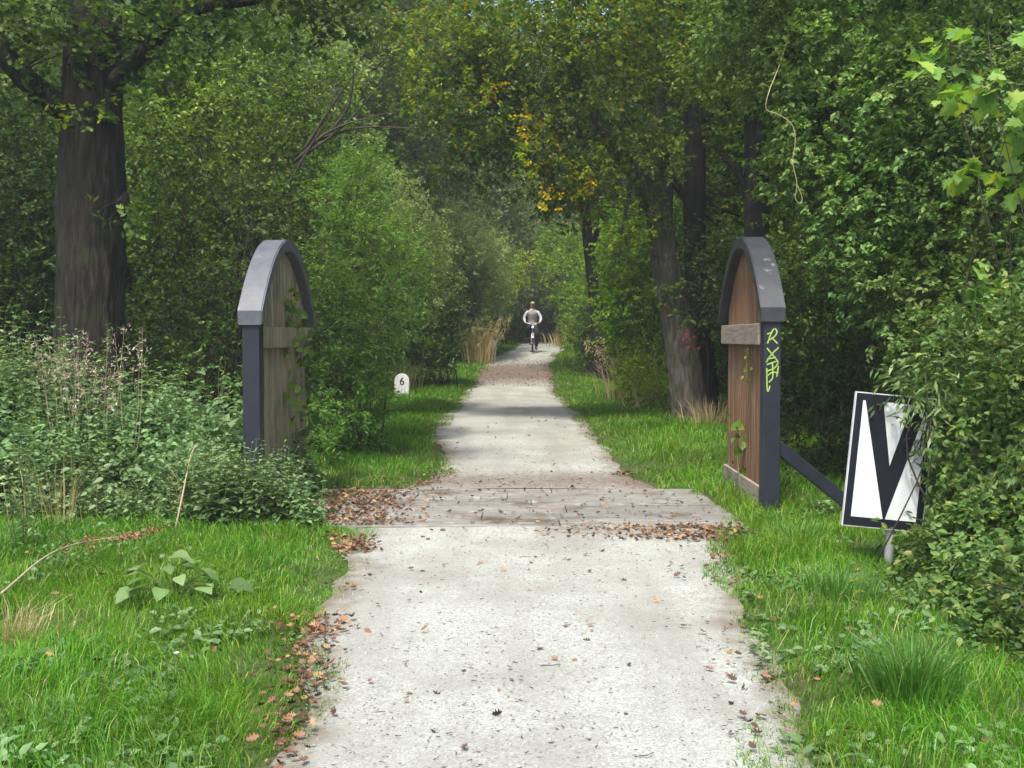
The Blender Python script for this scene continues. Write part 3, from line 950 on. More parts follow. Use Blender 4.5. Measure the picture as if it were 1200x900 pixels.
tree('alder_tree', 'thick dark trunk half hidden in leaves right behind the arch of the plank gate',
     [pr(890, 520, 16, .26), pr(888, 400, 16, .22), pr(887, 300, 16, .19), pr(887, 230, 16, .18), pr(884, 140, 16, .15), pr(880, 20, 16, .12), pr(884, -150, 16, .07)],
     [[pr(887, 240, 16, .06), pr(862, 200, 16, .045), pr(845, 180, 16, .03)]],
     [(890, 60, 15.6, 90, 80, 1.3), (960, 120, 15.6, 70, 70, 1.1), (880, -50, 15.6, 110, 60, 1.2), (930, 220, 15.8, 50, 50, .8), (960, 340, 16, 60, 80, 1)],
     'barkdark', 'mid', .075, T_OVAL, lai=2.6, nbr=34)

tree('alder_tree', 'slim dark trunk leaning over the verge far down the path, near the slope',
     [pr(714, 446, 32.5, .38), pr(706, 420, 32.5, .27), pr(700, 370, 32.5, .20), pr(692, 310, 32.5, .16), pr(686, 250, 32.5, .15), pr(680, 150, 32.5, .12), pr(672, 20, 32.5, .08)],
     [[pr(690, 300, 32.5, .09), pr(712, 240, 32.6, .06), pr(735, 190, 32.8, .04)], [pr(686, 250, 32.5, .08), pr(650, 190, 32, .05), pr(620, 150, 31.6, .03)]],
     [(700, 190, 32, 60, 50, 1.8), (650, 150, 31.5, 60, 45, 1.8), (660, 60, 31.5, 90, 60, 2.4), (740, 100, 32.5, 70, 70, 2), (670, 220, 32.4, 34, 24, 1)],
     'barkdark', 'olive', .12, T_DIAMOND, lai=2.4, nbr=40)

# --- the overhanging hazel behind and above the sign
tree('hazel_tree', 'tall dense hazel with small grey green leaves hanging over the sign from the corner',
     [pr(1150, 640, 10.9, .10), pr(1130, 450, 10.9, .08), pr(1100, 250, 10.9, .06), pr(1070, 60, 10.8, .05), pr(1040, -120, 10.8, .03)],
     [[pr(1132, 470, 10.9, .05), pr(1160, 300, 10.7, .04), pr(1190, 120, 10.5, .02)], [pr(1110, 300, 10.9, .04), pr(1040, 200, 10.9, .03), pr(960, 130, 11, .015)]],
     [(935, 90, 11.2, 60, 60, .6), (985, 150, 10.9, 70, 70, .7), (1000, 50, 10.9, 80, 60, .7), (880, 40, 11.6, 60, 40, .6), (1040, 220, 10.4, 70, 70, .6), (1080, 100, 10.1, 80, 70, .7), (1050, 330, 10.3, 60, 70, .5), (1130, 240, 9.9, 80, 90, .7), (1150, 390, 9.6, 80, 80, .6),
      (1000, 290, 10.8, 50, 50, .5), (960, -60, 11, 150, 80, 1.0), (1130, -60, 10, 140, 80, 1.0), (930, 190, 11.4, 40, 44, .5), (1180, 120, 9.4, 60, 80, .6), (1230, 300, 9.4, 70, 160, .7), (1090, 400, 10, 46, 50, .5), (980, 225, 10.9, 50, 50, .5), (1100, 170, 9.8, 60, 60, .5)],
     'twig', 'hedge', .056, T_OVAL, lai=3.4, per=12, nbr=60, sides=10, droop=.3, ragged=.3, twig_p=.05,
     extra=(('vine', [(1000, 18, 10.1, 60, 18, .35), (1050, 40, 9.8, 40, 20, .3), (1100, 70, 9.4, 40, 26, .3)], .6),))

# --- near hedge on the east side that hides the edge of the sign
shrub('bramble_hedge', 'bushy pale leaved bramble hedge spilling over the edge of the V sign', 'hedge',
      [(1118, 440, 7.75, 44, 56, .25), (1155, 520, 7.6, 64, 90, .45), (1136, 600, 7.5, 40, 66, .35), (1175, 640, 7.0, 74, 70, .5), (1118, 650, 7.2, 50, 40, .35), (1160, 690, 6.5, 70, 50, .4), (1120, 715, 6.35, 40, 30, .28), (1195, 740, 5.9, 64, 60, .4), (1145, 765, 5.8, 46, 38, .28), (1205, 800, 5.4, 60, 50, .3), (1185, 835, 5.05, 40, 26, .2), (1215, 480, 7.2, 60, 160, .5), (1250, 720, 6.0, 70, 110, .5), (1245, 830, 5.1, 50, 50, .3), (1310, 500, 7.6, 90, 150, .5), (1330, 700, 6.6, 80, 110, .5), (1440, 560, 7.8, 90, 170, .6), (1160, 400, 7.9, 60, 60, .35), (1088, 668, 7.2, 26, 20, .2)],
      'hedge', .054, T_OVAL, lai=3.3, per=10, stems=14, base=(3.35, 7.55), rad=.009, droop=.3, ragged=.35, twig_p=.05)
shrub('ash_shrub', 'young shrub with long narrow leaflets hanging across the upper edge of the sign', 'shrub',
      [(1085, 440, 7.55, 26, 24, .16), (1095, 485, 7.55, 20, 28, .16), (1070, 462, 7.6, 16, 14, .12), (1082, 512, 7.62, 9, 16, .1)],
      'grey', .085, T_NARROW, lai=2.2, per=10, stems=6, base=(3.05, 7.75), rad=.008, droop=.45)
shrub('wild_vine', 'climbing vine with big pale lobed leaves near the frame corner above the hedge', 'vine',
      [(1168, 150, 7.6, 30, 24, .15), (1190, 120, 7.5, 24, 20, .15), (1140, 112, 7.8, 16, 16, .12), (1150, 50, 8, 40, 18, .2), (1110, 75, 8.2, 26, 14, .2), (1195, 210, 7.6, 12, 14, .1), (1130, 205, 8, 8, 5, .06), (1160, 340, 8, 8, 6, .06)],
      'vine', .105, T_LOBED, lai=.95, per=3, stems=5, base=(3.6, 8.2), rad=.007, droop=.5, sprig=1.6, lvar=.45)
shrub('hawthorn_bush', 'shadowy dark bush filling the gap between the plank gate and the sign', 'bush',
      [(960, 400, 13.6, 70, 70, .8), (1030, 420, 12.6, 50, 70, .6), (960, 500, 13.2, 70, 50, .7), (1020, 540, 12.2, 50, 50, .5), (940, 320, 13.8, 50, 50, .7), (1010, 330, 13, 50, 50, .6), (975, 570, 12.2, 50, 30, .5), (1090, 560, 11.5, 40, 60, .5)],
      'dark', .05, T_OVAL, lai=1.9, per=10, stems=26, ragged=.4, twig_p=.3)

# --- lit shrubs past the east gate
shrub('hazel_bush', 'sunlit yellow green bush between the two dark trunks in the verge', 'bush',
      [(735, 300, 25, 38, 40, .9), (745, 370, 24.6, 42, 46, .9), (722, 350, 25.4, 26, 40, .8), (760, 430, 24, 34, 44, .8), (730, 255, 25.6, 26, 26, .7), (770, 320, 24.8, 24, 40, .7), (790, 260, 24.8, 26, 26, .6)],
      'bright', .085, T_OVAL, lai=2.4, per=9, stems=14, droop=.45, ragged=.3)
shrub('blackberry_bush', 'low ragged yellowing bush at the foot of the leaning trunk', 'bush',
      [(765, 440, 22, 24, 34, .6), (775, 470, 21.4, 22, 20, .5), (745, 450, 23, 20, 26, .6)],
      'lime', .06, T_OVAL, lai=1.6, per=8, stems=16, stem_mat='drystem', ragged=.4)
shrub('creeper', 'red leaved creeper hanging on the leaning grey trunk', 'climber',
      [(812, 402, 18.7, 9, 5, .1), (806, 398, 18.75, 8, 4, .08)], 'red', .045, T_BROAD, lai=.8, per=4, stems=4, base=(3.15, 18.95), rad=.006)
shrub('ivy_plant', 'green ivy clump clinging to the middle of the leaning grey trunk', 'climber',
      [(788, 338, 18.85, 10, 8, .12), (800, 372, 18.85, 8, 7, .10), (772, 350, 18.9, 6, 7, .08)], 'autumn', .06, T_BROAD, lai=1.8, per=6, stems=4, base=(3.2, 18.95), rad=.006)

# --- west side shrubs along the verge
shrub('willow_bush', 'tall fresh green bush crowding the path just behind the grey gate', 'bush',
      [(420, 300, 15.5, 56, 60, .8), (430, 390, 15, 52, 60, .8), (400, 460, 14.2, 44, 60, .6), (424, 470, 14.8, 28, 44, .45), (410, 230, 16, 40, 50, .7), (470, 330, 16.2, 34, 60, .6), (395, 370, 14.6, 36, 60, .5), (420, 510, 14.6, 32, 30, .4), (385, 530, 13.4, 20, 36, .3), (430, 200, 16.5, 26, 34, .5)],
      'fresh', .078, T_NARROW, lai=2.6, per=14, base=(-2.4, 15.0), stems=26, droop=.2, ragged=.4, twig_p=.15)
shrub('willow_bush', 'pale grey green willow bush leaning over the verge above the milestone', 'bush',
      [(470, 280, 21, 44, 50, 1), (490, 330, 21, 30, 40, .8), (455, 365, 20, 30, 36, .8), (500, 290, 22, 26, 34, .8), (455, 230, 22, 34, 34, .8)],
      'willow', .075, T_NARROW, lai=2.5, per=13, stems=10, base=(-3.3, 20.6), ragged=.4)
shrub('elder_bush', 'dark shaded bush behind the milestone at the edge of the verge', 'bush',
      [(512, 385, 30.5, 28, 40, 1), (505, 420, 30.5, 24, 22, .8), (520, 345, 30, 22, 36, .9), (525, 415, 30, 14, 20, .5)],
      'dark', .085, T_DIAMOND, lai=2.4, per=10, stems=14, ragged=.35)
shrub('willow_bush', 'big misty pale willow bush arching beyond the dark elder towards the crest', 'bush',
      [(550, 290, 37, 36, 36, 1.6), (565, 330, 38, 30, 36, 1.5), (530, 310, 36, 24, 40, 1.2), (545, 370, 37, 26, 34, 1), (580, 300, 40, 20, 30, 1.4), (590, 350, 42, 10, 22, .8), (530, 260, 37, 20, 26, 1)],
      'willow', .11, T_NARROW, lai=2.8, per=13, stems=18, ragged=.4)
shrub('hazel_bush', 'yellow green bush at the crest beside the pale plume grass', 'bush',
      [(590, 345, 47, 14, 14, 1), (580, 372, 46, 12, 16, 1), (600, 325, 48, 18, 12, 1), (620, 305, 49, 22, 10, 1), (575, 345, 47, 12, 18, .8)],
      'lime', .12, T_DIAMOND, lai=2.2, per=10, stems=10, ragged=.35)
shrub('hazel_bush', 'soft light green bushes curving over the path behind the cyclist on the plume free verge', 'bush',
      [(665, 320, 44, 26, 34, 1.4), (680, 370, 42, 20, 36, 1.2), (655, 285, 46, 24, 22, 1.2), (672, 395, 41, 14, 20, .8), (690, 330, 41, 16, 40, 1)],
      'bright', .11, T_DIAMOND, lai=2.4, per=10, stems=14, ragged=.35)
shrub('elder_bush', 'dark bush around the foot of the slim trunk near the slope', 'bush',
      [(705, 405, 33.5, 18, 26, .8), (690, 420, 34, 12, 16, .6), (720, 410, 32, 14, 22, .6)], 'dark', .085, T_DIAMOND, lai=2.2, per=10, stems=8)

# --- understory behind the oak and the grey gate
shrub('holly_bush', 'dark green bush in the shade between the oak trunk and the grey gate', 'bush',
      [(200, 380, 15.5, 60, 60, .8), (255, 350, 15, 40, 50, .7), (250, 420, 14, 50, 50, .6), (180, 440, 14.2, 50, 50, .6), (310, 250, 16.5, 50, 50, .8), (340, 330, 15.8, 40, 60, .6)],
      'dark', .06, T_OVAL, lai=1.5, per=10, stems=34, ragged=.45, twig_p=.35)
shrub('hazel_bush', 'light speckled bush with bare twigs rising above the arch of the grey gate', 'bush',
      [(250, 200, 18, 60, 60, 1), (330, 180, 18.5, 60, 60, 1), (200, 270, 17.5, 50, 50, .8), (300, 110, 19, 70, 50, 1.1), (380, 120, 19.5, 50, 60, 1), (180, 170, 18, 40, 60, .8), (350, 250, 17.5, 40, 40, .7)],
      'mid', .075, T_OVAL, lai=1.9, per=9, stems=34, ragged=.45, twig_p=.3)
shrub('hawthorn_bush', 'dark leafy bush behind the oak at the frame edge', 'bush',
      [(20, 250, 16, 50, 60, .9), (30, 340, 15, 50, 50, .7), (-30, 300, 15.5, 60, 100, .9), (40, 180, 17, 40, 60, .9), (-20, 180, 16.5, 60, 70, 1)],
      'dark', .07, T_OVAL, lai=2.0, per=10, stems=22, ragged=.4, twig_p=.25)


# --- template trees for the wood on both sides
def template_tree(name, h, cr, leaf, L, nblob, bark='barkdark', lo=.18, seed=0):
    r = np.random.default_rng(seed)
    bl = []
    for i in range(nblob):
        t = lo + (1 - lo) * (i + .5) / nblob
        z = h * t
        env = cr * math.sin(math.pi * (.18 + .80 * (t - lo) / (1 - lo))) ** .7
        a = i * 2.4 + r.uniform(-.4, .4)
        q = env * r.uniform(.25, .75)
        rr = env * r.uniform(.42, .6) + .25
        bl.append((np.array([q * math.cos(a), q * math.sin(a), z]), np.array([rr, rr, rr * .75])))
    lx, ly = r.normal(0, .25, 2)
    limbs = []
    for i in range(4):
        b = bl[int((i + .5) * nblob / 4)]
        z0 = b[0][2] * .72
        limbs.append([(lx * z0 / h, ly * z0 / h, z0, .06), tuple((b[0] * .5 + np.array([0, 0, z0 * .5])).tolist()) + (.045,), tuple(b[0].tolist()) + (.02,)])
    return tree(name, 'x', [(0, 0, -.3, h * .022), (lx * .1, ly * .1, h * .15, h * .016), (lx * .5, ly * .5, h * .5, h * .012), (lx, ly, h * .92, .02)], limbs, None, bark, leaf, L, T_DIAMOND, lai=2.6, per=11, blobs=bl, nbr=40, sides=10, ground=False, ragged=.3)


def template_bush(name, h, cr, leaf, L, n, T=T_DIAMOND, seed=0):
    r = np.random.default_rng(seed)
    bl = []
    for i in range(n):
        a = r.uniform(0, 6.28); q = cr * r.uniform(.1, .8)
        z = h * r.uniform(.15, .8)
        rr = cr * r.uniform(.4, .65)
        bl.append((np.array([q * math.cos(a), q * math.sin(a), z]), np.array([rr, rr, rr * .85])))
    root = thing(name, (0, 0, 0), 'x', 'bush')
    g = Geo()
    foliage(g, bl, L, T, 2.6, 10, ground=False, twig_mi=1, twig_p=.12, ragged=.35)
    link('foliage', g.mesh('foliage', [M[leaf], M['twig']]), root)
    g = Geo()
    for i in range(10):
        b = bl[i % n]
        V, F = tube(smooth_line([(r.normal(0, .2), r.normal(0, .2), -.1), b[0] * .6 + r.normal(0, .1, 3), b[0] + r.normal(0, .2, 3)], 7), np.linspace(.022, .008, 7), 5)
        g.add(V, F)
    link('stem', g.mesh('stem', M['twig'], smooth=True), root)
    return root


TT = {
    'a': template_tree('wood_tree', 12, 3.1, 'mid', .12, 13, seed=1),
    'b': template_tree('wood_tree', 14, 2.7, 'olive', .12, 13, seed=2),
    'c': template_tree('wood_tree', 10, 2.8, 'willow', .11, 12, seed=3),
    'd': template_tree('wood_tree', 13, 3.2, 'dark', .13, 13, seed=4),
    'e': template_bush('wood_bush', 3.6, 2.0, 'dark', .085, 9, seed=5),
    'f': template_bush('wood_bush', 3.2, 1.9, 'mid', .08, 9, T_OVAL, seed=6),
}
used = set()
CATS = {'a': 'tree', 'b': 'tree', 'c': 'tree', 'd': 'tree', 'e': 'bush', 'f': 'bush'}


def put(k, x, y, s, label, group=None):
    o = TT[k] if k not in used else copy_tree(TT[k])
    used.add(k)
    o.location = (x, y, float(zg(x, y)))
    o.rotation_euler = (0, 0, rng.uniform(0, 6.28))
    o.scale = (s, s, s * rng.uniform(.92, 1.1))
    tag(o, label, CATS[k], group)
    return o


GW = 'trees of the wood west of the path'
GE = 'trees of the wood east of the path'
GF = 'tall trees closing the view past the crest'
LW = {'a': 'mid green tree in the wood beyond the oak, one of its crowded crowns', 'b': 'olive green tree in the wood beyond the oak and grey gate', 'c': 'pale grey green tree in the wood beyond the oak and grey gate', 'd': 'dark green tree in the wood beyond the oak and grey gate'}
LE = {'a': 'mid green tree in the wood behind the plank gate', 'b': 'olive green tree in the wood behind the plank gate', 'c': 'pale green tree in the wood behind the plank gate', 'd': 'dark green tree in the wood behind the plank gate'}
LF = {'a': 'mid green tall tree closing the view past the crest of the path', 'b': 'olive tall tree closing the view past the crest of the path', 'c': 'pale tall tree closing the view past the crest of the path', 'd': 'dark tall tree closing the view past the crest of the path'}
for k, x, y, s, lb_ in [
        ('c', -9.5, 18.5, .9, 'pale grey green tree on the outer side of the big oak trunk'), ('a', -7.6, 23, 1.0, 'mid green tree filling the gap just beside the big oak trunk'),
        ('c', -5.6, 27, .95, 'pale grey green tree standing over the arch of the grey gate'), ('b', -11, 25, 1.1, 'olive tree seen past the dark hawthorn beyond the oak'),
        ('a', -13.5, 21, 1.0, 'mid green tree at the very edge of the frame beyond the oak'), ('c', -7.2, 31, 1.1, 'taller pale tree in the second row behind the grey gate'),
        ('b', -4.9, 34.5, 1.0, 'olive tree rising behind the tall fresh green willow bush'), ('d', -9.5, 32, 1.2, 'dark tree deep in the wood between oak trunk and grey gate'),
        ('d', -4.6, 41, 1.15, 'dark tree rising behind the pale willow bush above the milestone'), ('a', -13, 33, 1.2, 'mid green tree deep in the wood straight behind the oak trunk'),
        ('b', -7.5, 42, 1.3, 'tall olive tree far back above the fresh green willow bush'), ('d', -16.5, 29, 1.2, 'dark tree far back in the wood at the oak side edge of the frame'),
        ('c', -3.9, 49, 1.1, 'pale tree standing over the dark elder bush near the crest')]:
    put(k, x, y, s, lb_, GW)
for k, x, y, s, lb_ in [
        ('d', 7.3, 15.5, .8, 'dark tree at the frame edge behind the hazel and bramble hedge'), ('a', 6.6, 20.5, .9, 'mid green tree behind the dark hawthorn between gate and sign'),
        ('b', 5.6, 25.5, .95, 'olive tree showing directly above the arch of the plank gate'), ('a', 9.5, 19, 1.0, 'mid green tree at the frame edge far behind the hazel'),
        ('d', 8.6, 27, 1.1, 'dark tree in the second row behind the sign'), ('b', 5.2, 37.5, 1.0, 'olive tree in the gap behind the leaning bare oak trunk'),
        ('c', 6.3, 32, 1.05, 'pale green tree between the leaning oak trunk and the plank gate'), ('d', 9, 35, 1.2, 'dark tree far back above the graffiti post of the plank gate'),
        ('a', 5.9, 45, 1.15, 'mid green tree far down the path behind the sunlit hazel bush'), ('d', 12.5, 24, 1.1, 'dark tree deep in the wood at the hazel side edge of the frame'),
        ('b', 12, 34, 1.3, 'tall olive tree deep in the wood behind the hazel')]:
    put(k, x, y, s, lb_, GE)
for k, x, y, s in [('c', 1.2, 78, 1.4), ('c', -2.6, 66, 1.5), ('c', 5.4, 64, 1.5), ('a', -6, 58, 1.5), ('a', 8.2, 57, 1.5), ('b', -11, 55, 1.6), ('d', -16, 50, 1.6), ('a', 13, 53, 1.6), ('d', 17, 48, 1.6), ('d', -21, 44, 1.6), ('b', 22, 44, 1.6), ('d', 3.8, 84, 1.7), ('d', -4.5, 82, 1.8), ('d', 12, 78, 1.9), ('d', -13, 76, 1.9), ('b', -27, 55, 2.0), ('b', 27, 55, 2.0), ('d', 0, 96, 2.1), ('a', -.9, 84, 2.0), ('c', 3.6, 82, 2.2), ('b', -2.8, 59, 1.5), ('d', -8.5, 63, 1.7), ('a', -5.2, 52, 1.45), ('b', 7, 68, 1.8), ('d', -10, 90, 2.1), ('d', 10, 92, 2.1)]:
    put(k, x, y, s, LF[k], GF)
GB = 'bushes under the trees of the wood'
for k, x, y, s in [('e', -6.2, 19.5, 1), ('f', -8.8, 15.6, 1), ('e', -7.4, 26, 1.1), ('e', -11.6, 17.5, 1.1), ('e', -5.5, 30, 1.05), ('e', -4.4, 36, 1.1), ('e', -9, 29, 1.2), ('e', -3.6, 44, 1), ('e', -2.4, 52, 1.1), ('e', -12, 23, 1.2), ('e', -10.6, 15.2, 1.1), ('e', -14.5, 20, 1.4), ('e', -17.5, 26, 1.6), ('e', -9.3, 20.5, 1.3)]:
    put(k, x, y, s, {'e': 'shady dark bush among the trunks of the wood beyond the oak', 'f': 'mid green bush low beside the oak trunk'}[k], GB)
for k, x, y, s in [('e', 5.0, 19.8, .9), ('f', 6.4, 14.2, .95), ('e', 5.2, 28, 1.0), ('e', 4.6, 33.5, 1), ('e', 8, 22, 1.2), ('e', 4.7, 40, 1), ('e', 5.2, 48, 1.1), ('e', 7.6, 31, 1.2), ('e', 8.2, 17, 1.2)]:
    put(k, x, y, s, {'e': 'shady dark bush among the trunks of the wood behind the plank gate', 'f': 'mid green bush in the gap behind the V sign'}[k], GB)
for k, x, y, s in [('f', -2.0, 62, 1.2), ('e', 2.6, 79, 1.5), ('f', 5.0, 60, 1.2), ('f', 0, 80, 1.6), ('f', 6.9, 70, 1.6), ('f', -4.5, 70, 1.6), ('e', 4.4, 74, 1.5), ('f', 1.4, 82, 1.7), ('e', 5.6, 78, 1.9), ('f', 3.4, 86, 2.0), ('f', 7.7, 62, 1.5)]:
    put(k, x, y, s, {'e': 'dark bush closing the end of the tunnel of trees', 'f': 'hazy green bush closing the end of the tunnel of trees'}[k], 'bushes at the end of the path')

# ------------------------------------------------------------------ grasses and herbs
def blades(geo, pos, h, w, az, lean, mi=0, curl=.5):
    n = len(pos)
    d = np.stack([np.cos(az), np.sin(az), np.zeros(n)], -1)
    s = np.stack([-np.sin(az), np.cos(az), np.zeros(n)], -1)
    up = np.array([0, 0, 1.0])
    t = rng.uniform(0, np.pi, n)
    sw = s * np.cos(t)[:, None] + d * np.sin(t)[:, None]
    m1 = pos + up * (h * .55)[:, None] + d * (h * lean * .35)[:, None]
    tip = pos + up * (h * (1 - .45 * lean * curl * 2))[:, None] + d * (h * lean * 1.0)[:, None]
    W = (w / 2)[:, None]
    V = np.stack([pos - sw * W, pos + sw * W, m1 + sw * W * .8, m1 - sw * W * .8, tip], 1).reshape(-1, 3)
    b = np.arange(n)[:, None] * 5
    geo.add(V, [b + np.array([[0, 1, 2, 3]]), b + np.array([[3, 2, 4]])], mi)


def on_deck(x, y):
    return (y > 9.46) & (y < 11.92) & (x > -2.0) & (x < 1.93 + .12 * np.sin(y * 7))


g = Geo()
for (y0, y1, dens, hh, ww) in [(2.6, 4.2, 3200, .12, .0045), (4.2, 7, 4600, .115, .0042), (7, 10.2, 3000, .12, .0055), (10.2, 16, 1500, .13, .007), (16, 24, 900, .13, .010), (24, 34, 520, .14, .014), (34, 46, 320, .15, .02), (46, 66, 120, .18, .03)]:
    for side in (-1, 1):
        ym = (y0 + y1) / 2
        span = min(.50 * y1 + 2.0, 6.5 if y1 < 11 else (5.0 if y1 < 17 else 3.4))
        n = int(dens * (y1 - y0) * span)
        yy = rng.uniform(y0, y1, n)
        off = rng.uniform(-.18, span, n)
        xx = np.where(side < 0, xl(yy) - off, xr(yy) + off)
        edge_n = (vnoise(xx * 1.0, yy, .28, 21) - .5) * .34 + (vnoise(xx, yy, .9, 22) - .5) * .3
        cl = vnoise(xx, yy, .16, 23) * .6 + vnoise(xx, yy, .55, 24) * .6
        keep = (off + edge_n > -.07) & (rng.random(n) < .25 + .9 * cl) & (np.abs(xx) < .50 * yy + 2.4) & ~on_deck(xx, yy)
        # bare leafy shade under the bushes
        xx, yy, cl = xx[keep], yy[keep], cl[keep]
        o = outside(xx, yy)
        h = hh * (.45 + .9 * vnoise(xx, yy, .7, 25)) * rng.uniform(.6, 1.4, len(xx)) * (.55 + .45 * sstep(0, .5, o)) * (.75 + .5 * cl)
        pos = np.stack([xx, yy, zg(xx, yy) - .008], -1)
        az = rng.uniform(0, 6.28, len(xx)) * .75 + vnoise(xx, yy, .5, 26) * 6
        blades(g, pos, h, ww * rng.uniform(.6, 1.4, len(xx)), az, rng.uniform(.15, 1.0, len(xx)))
n = 9000
yy = rng.uniform(3.2, 14, n); off = rng.uniform(.15, 4.5, n)
xx = np.where(rng.random(n) < .5, xl(yy) - off, xr(yy) + off)
k = (vnoise(xx, yy, .45, 61) > .52) & (np.abs(xx) < .5 * yy + 1.4) & ~on_deck(xx, yy)
xx, yy = xx[k], yy[k]
blades(g, np.stack([xx, yy, zg(xx, yy) - .01], -1), rng.uniform(.16, .30, len(xx)), rng.uniform(.003, .006, len(xx)), vnoise(xx, yy, .4, 62) * 12, rng.uniform(.4, 1.2, len(xx)))
n = 2600
yy = rng.uniform(9.6, 12.4, n)
xx = 2.36 + rng.normal(0, .16, n)
blades(g, np.stack([xx, yy, zg(xx, yy) - .01], -1), rng.uniform(.08, .24, n), rng.uniform(.004, .008, n), rng.uniform(0, 6.28, n), rng.uniform(.2, .9, n))
tag(link('grass', g.mesh('grass', M['grass'])), 'short bright green grass on both verges of the path', None, None, 'stuff')

# --- low broad leaved herbs (clover, plantain) in the lawn
g = Geo()
for side, n in ((-1, 1900), (1, 1200)):
    yy = rng.uniform(3.4, 10.5, n)
    off = rng.uniform(.05, 3.4, n)
    xx = np.where(side < 0, xl(yy) - off, xr(yy) + off)
    k = (vnoise(xx, yy, .6, 31) > .5) & ~on_deck(xx, yy)
    xx, yy = xx[k], yy[k]
    m = 7
    i = np.repeat(np.arange(len(xx)), m)
    c = np.stack([xx, yy, zg(xx, yy) + .03], -1)[i] + rng.normal(0, .035, (len(i), 3)) * np.array([1, 1, .45])
    a = rng.uniform(0, 6.28, len(i))
    dr = np.stack([np.cos(a), np.sin(a), rng.uniform(0, .7, len(i))], -1)
    leaves(g, c, dr, np.array([0, 0, 1.0]) + rng.normal(0, .3, (len(i), 3)), rng.uniform(.03, .07, len(i)), T_OVAL)
tag(link('lawn_herbs', g.mesh('lawn_herbs', M['weed'])), 'low leafy herbs mixed into the grass', None, None, 'stuff')


def stalks(geo, xs, ys, hs, L, T, pairs, mi_leaf=0, mi_stem=1, lean=.12, top=.35, rad=.004, start=.12):
    for x, y, h in zip(xs, ys, hs):
        z = float(zg(x, y))
        b = np.array([x, y, z - .02])
        la = rng.normal(0, lean, 2)
        e = b + np.array([la[0] * h, la[1] * h, h])
        m_ = (b + e) / 2 + np.array([rng.normal(0, .03), rng.normal(0, .03), 0]) * h
        pl = smooth_line([b, m_, e], 6)
        V, F = tube(pl, np.linspace(rad, rad * .4, 6), 4, cap=False)
        geo.add(V, F, mi_stem)
        k = max(3, int(pairs * (h / 1.0) ** .6))
        t = np.linspace(start, 1, k)
        a0 = rng.uniform(0, 6.28)
        pp, dd, ll = [], [], []
        for q, tt in enumerate(t):
            c = b + (e - b) * tt
            for s in (0, math.pi):
                a = a0 + q * math.pi / 2 + s + rng.normal(0, .25)
                pp.append(c)
                dd.append((math.cos(a), math.sin(a), rng.uniform(-.45, .35)))
                ll.append(L * (1 - (1 - top) * tt ** 2) * rng.uniform(.7, 1.2))
        pp, dd = np.array(pp), np.array(dd)
        leaves(geo, pp, dd, np.array([0, 0, 1.0]) + rng.normal(0, .25, (len(pp), 3)), np.array(ll), T, mi_leaf)


# --- the nettle bank on the west side
def bank_height(px, y):
    base = np.interp(px, [-250, 0, 60, 130, 200, 250, 300, 345, 385], [1.55, 1.5, 1.42, 1.2, 1.05, .92, .72, .5, .22])
    return base * (.32 + .68 * sstep(9.5, 11.6, y))


g = Geo()
n = 3000
yy = rng.uniform(9.35, 13.0, n)
pxx = rng.uniform(-170, 372, n)
xx = (pxx - 600) / FPX * yy
front = 9.5 + (vnoise(xx, 0 * xx, .8, 41) - .5) * .5
k = (yy > front) & (xx < -2.02 + .5 * (yy > 12.2) * 0) & ~((xx > -2.5) & (yy > 12.4))
xx, yy, pxx = xx[k], yy[k], pxx[k]
hs = bank_height(pxx, yy) * rng.uniform(.6, 1.08, len(xx)) * (.55 + .85 * vnoise(xx, yy, .42, 42))
kind_ = vnoise(xx, yy, .8, 43)
for lo_, hi_, L_, T_, np_ in ((0, .35, .085, T_OVAL, 14), (.35, .62, .12, T_OVAL, 12), (.62, 1.1, .15, T_BROAD, 9)):
    q = (kind_ >= lo_) & (kind_ < hi_)
    stalks(g, xx[q], yy[q], hs[q], L_, T_, np_, lean=.18, start=.03, rad=.003)
n = 330                                       # the fringe that hides the foot of the grey gate
pxx = rng.uniform(225, 372, n)
yy = np.where(pxx > 345, rng.uniform(9.1, 9.42, n), rng.uniform(9.3, 10.0, n))
xx = (pxx - 600) / FPX * yy
stalks(g, xx, yy, np.interp(pxx, [225, 300, 340, 372], [.75, .68, .50, .22]) * rng.uniform(.55, 1.1, n), .10, T_OVAL, 12, lean=.2, start=.03, rad=.003)
bb_ = []
for q in range(110):
    px0 = rng.uniform(-120, 285); d0 = rng.uniform(9.9, 12.4)
    x0 = (px0 - 600) / FPX * d0
    hb = float(bank_height(px0, d0)) * rng.uniform(.15, .72)
    if x0 > -2.6 and d0 > 9.9:
        continue
    bb_.append((np.array([x0, d0, float(zg(x0, d0)) + hb]), np.array([.30, .25, .16])))
foliage(g, bb_, .075, T_OVAL, 1.5, 8, droop=.3, ragged=.4)
tag(link('nettles', g.mesh('nettles', [M['weed'], M['stem']])), 'thick bank of grey green nettles below the oak and around the grey gate', None, None, 'stuff')

# tall mugwort like stems above the bank at the frame edge
def herb(name, label, px, d, h, L, T, n, spread, mat, pairs=12, stem='stem', cat='plant', lean=.12, extra=None, top=.35, start=.12):
    x = (px - 600) / FPX * d
    z = float(zg(x, d))
    root = thing(name, (x, d, z), label, cat)
    g = Geo()
    xs = x + rng.normal(0, spread, n)
    ys = d + rng.normal(0, spread * .6, n)
    stalks(g, xs, ys, h * rng.uniform(.75, 1.05, n), L, T, pairs, lean=lean, top=top, start=start)
    link('foliage', g.mesh('foliage', [M[mat], M[stem]], (x, d, z)), root)
    return root


